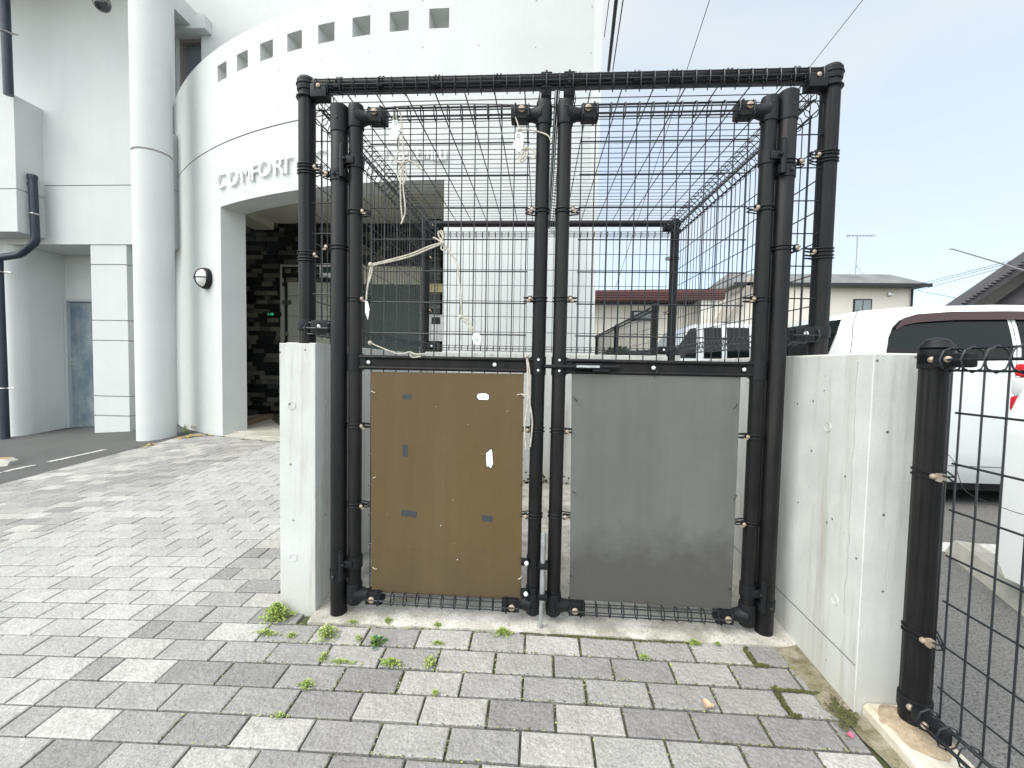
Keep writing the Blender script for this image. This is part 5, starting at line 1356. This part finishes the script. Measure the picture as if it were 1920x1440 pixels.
# tiled roof at the right
t = thing('tiled_house', (19, 17, PZ), 'old house with dark clay tiled gable roofs at the right edge', 'house')
P1 = at(1778, 566, 17); P2 = at(1898, 484, 17)
sl_ = (P2.z - P1.z) / (P2.x - P1.x); ax = P2.x + .35; apz = P2.z + sl_ * .35
m = MB(); wdt = 7
m.add([(P1.x - .6, 16.2, P1.z - sl_ * .6), (ax, 16.2, apz), (ax + wdt, 16.2, apz - sl_ * wdt), (P1.x - .6, 16.9, P1.z - sl_ * .6), (ax, 16.9, apz), (ax + wdt, 16.9, apz - sl_ * wdt),
       (P1.x - .6, 16.2, P1.z - sl_ * .6 - .30), (ax, 16.2, apz - .34), (ax + wdt, 16.2, apz - sl_ * wdt - .3), (P1.x - .6, 16.9, P1.z - sl_ * .6 - .3), (ax, 16.9, apz - .34), (ax + wdt, 16.9, apz - sl_ * wdt - .3)],
      [(0, 1, 4, 3), (1, 2, 5, 4), (0, 6, 7, 1), (1, 7, 8, 2), (3, 4, 10, 9), (4, 5, 11, 10), (6, 9, 10, 7), (7, 10, 11, 8), (0, 3, 9, 6), (2, 8, 11, 5)])
rf = m.build('roof', M_roofk, t, t, 0)
m = MB()
for k in range(26):   # curved verge tiles
    f = k / 26; x = P1.x - .6 + (ax - P1.x + .6) * f; z = P1.z - sl_ * .6 + (apz - P1.z + sl_ * .6) * f
    m.ball((x + .06, 16.18, z + .02), .085, 4, (1.1, 1, .6))
for k in range(9): m.ball((ax - .35 + k * .13, 16.2, apz + .04 + .10 * (k % 2)), .13, 5, (1.1, 1, .7))
m.build('ridge_tiles', M_roofk, rf, t, 40)
m = MB(); m.prism([(P1.x + .2, P1.z - .5), (ax, apz - .5), (ax + wdt, apz - sl_ * wdt - .5), (ax + wdt, -.3), (P1.x + .2, -.3)], 17.0, 17.7); m.build('wall', M_roofk if 0 else mat('weathered_gable_wall', (.13, .13, .12), .9, var=.2), t, t, 0)
m = MB(); m.add([(P1.x + 1.0, 15.0, P1.z - .55), (ax + .8, 15.0, apz - .62), (ax + .8, 17.0, apz - .62), (P1.x + 1.0, 17.0, P1.z - .55), (P1.x + 1.0, 15.0, P1.z - .8), (ax + .8, 15.0, apz - .87), (ax + .8, 17.0, apz - .87), (P1.x + 1.0, 17.0, P1.z - .8)],
                [(0, 1, 2, 3), (4, 5, 1, 0), (7, 6, 5, 4), (3, 2, 6, 7), (0, 3, 7, 4), (1, 5, 6, 2)]); m.build('porch_roof', M_roofk, t, t, 0)
# overhead cables
def cable(name, label, pa, pb, r, sag=.0, cat='cable', grp=None):
    pa, pb = Vector(pa), Vector(pb); m = MB(); m.tube([pa.lerp(pb, k / 12) - Vector((0, 0, sag * 4 * (k / 12) * (1 - k / 12))) for k in range(13)], r, 6)
    return single(m, name, M_trim, pa, label, cat, grp)
def far(px, py, Y): return at(px, py, Y)
cable('power_cable', 'thickest black overhead cable right beside the white building', far(1141, 132, 10), far(1162, -60, 7), .034, 0)
cable('power_cable', 'thin black overhead cable left of the thickest one', far(1133, 70, 10), far(1150, -60, 7), .009, 0)
cable('power_cable', 'thin black overhead cable hugging the right of the thickest one', far(1149, 132, 10), far(1177, -60, 7), .011, 0)
cable('power_cable', 'fine steep overhead wire crossing the sky above the cage', far(1100, 700, 30), far(1350, -60, 12), .011, .1)
cable('power_cable', 'fine slanting overhead wire in the sky toward the right', far(1270, 430, 28), far(1665, -60, 12), .010, .1)
for k, (ya, yb, lb_) in enumerate(((533, 489, 'top'), (537, 493, 'second'), (544, 498, 'third'))):
    cable('power_cable', lb_ + ' of the fine wires running from the cream house to the tiled roof', far(1722, ya, 21.5), far(1895, yb, 16.5), .009, 0)
cable('power_cable', 'fine wire sagging low from the cream house above the van roof', far(1716, 544, 21.5), far(1810, 562, 17), .009, 0)
m = MB(); a = far(1783, 466, 9); b = far(1884, 496, 9); c = far(1935, 512, 9); m.tube((a, b, c), [.012, .014, .014], 6); m.ball(a, .025, 5)
single(m, 'metal_rod', M_brk, a, 'slender pale rod slanting above the van in front of the tiled roof', 'rod')
# shrubs beyond the wall
def shrub(x, y, z, r, n, label):
    t = thing('shrub', (x, y, PZ), label, 'shrub', 'shrubs beyond the back wall'); m = MB(); random.seed(int(x * 100))
    for i in range(n):
        a_ = random.uniform(0, 6.28); b_ = random.uniform(-1, 1); q = random.uniform(.5, 1) ** .5 * r
        c = Vector((x + q * math.cos(a_) * math.sqrt(1 - b_ * b_), y + q * math.sin(a_) * math.sqrt(1 - b_ * b_), z + q * b_ * 1.1)); s = random.uniform(.04, .09)
        u = Vector((random.gauss(0, 1), random.gauss(0, 1), random.gauss(0, 1))).normalized() * s; v = u.orthogonal().normalized() * s * .5
        m.add([c - u, c + v, c + u, c - v], [(0, 1, 2, 3)])
    m.build('crown', M_shrub, t, t, 0)
    s = MB(); s.tube(((x, y, PZ - .1), (x, y, z)), .04, 6); s.build('trunk', M_trim, t, t)
shrub(1.75, 9.6, 1.05, .42, 700, 'round green shrub seen low through the cage'); shrub(2.35, 11.2, 1.0, .40, 600, 'smaller dark shrub right of the round one behind the cage')
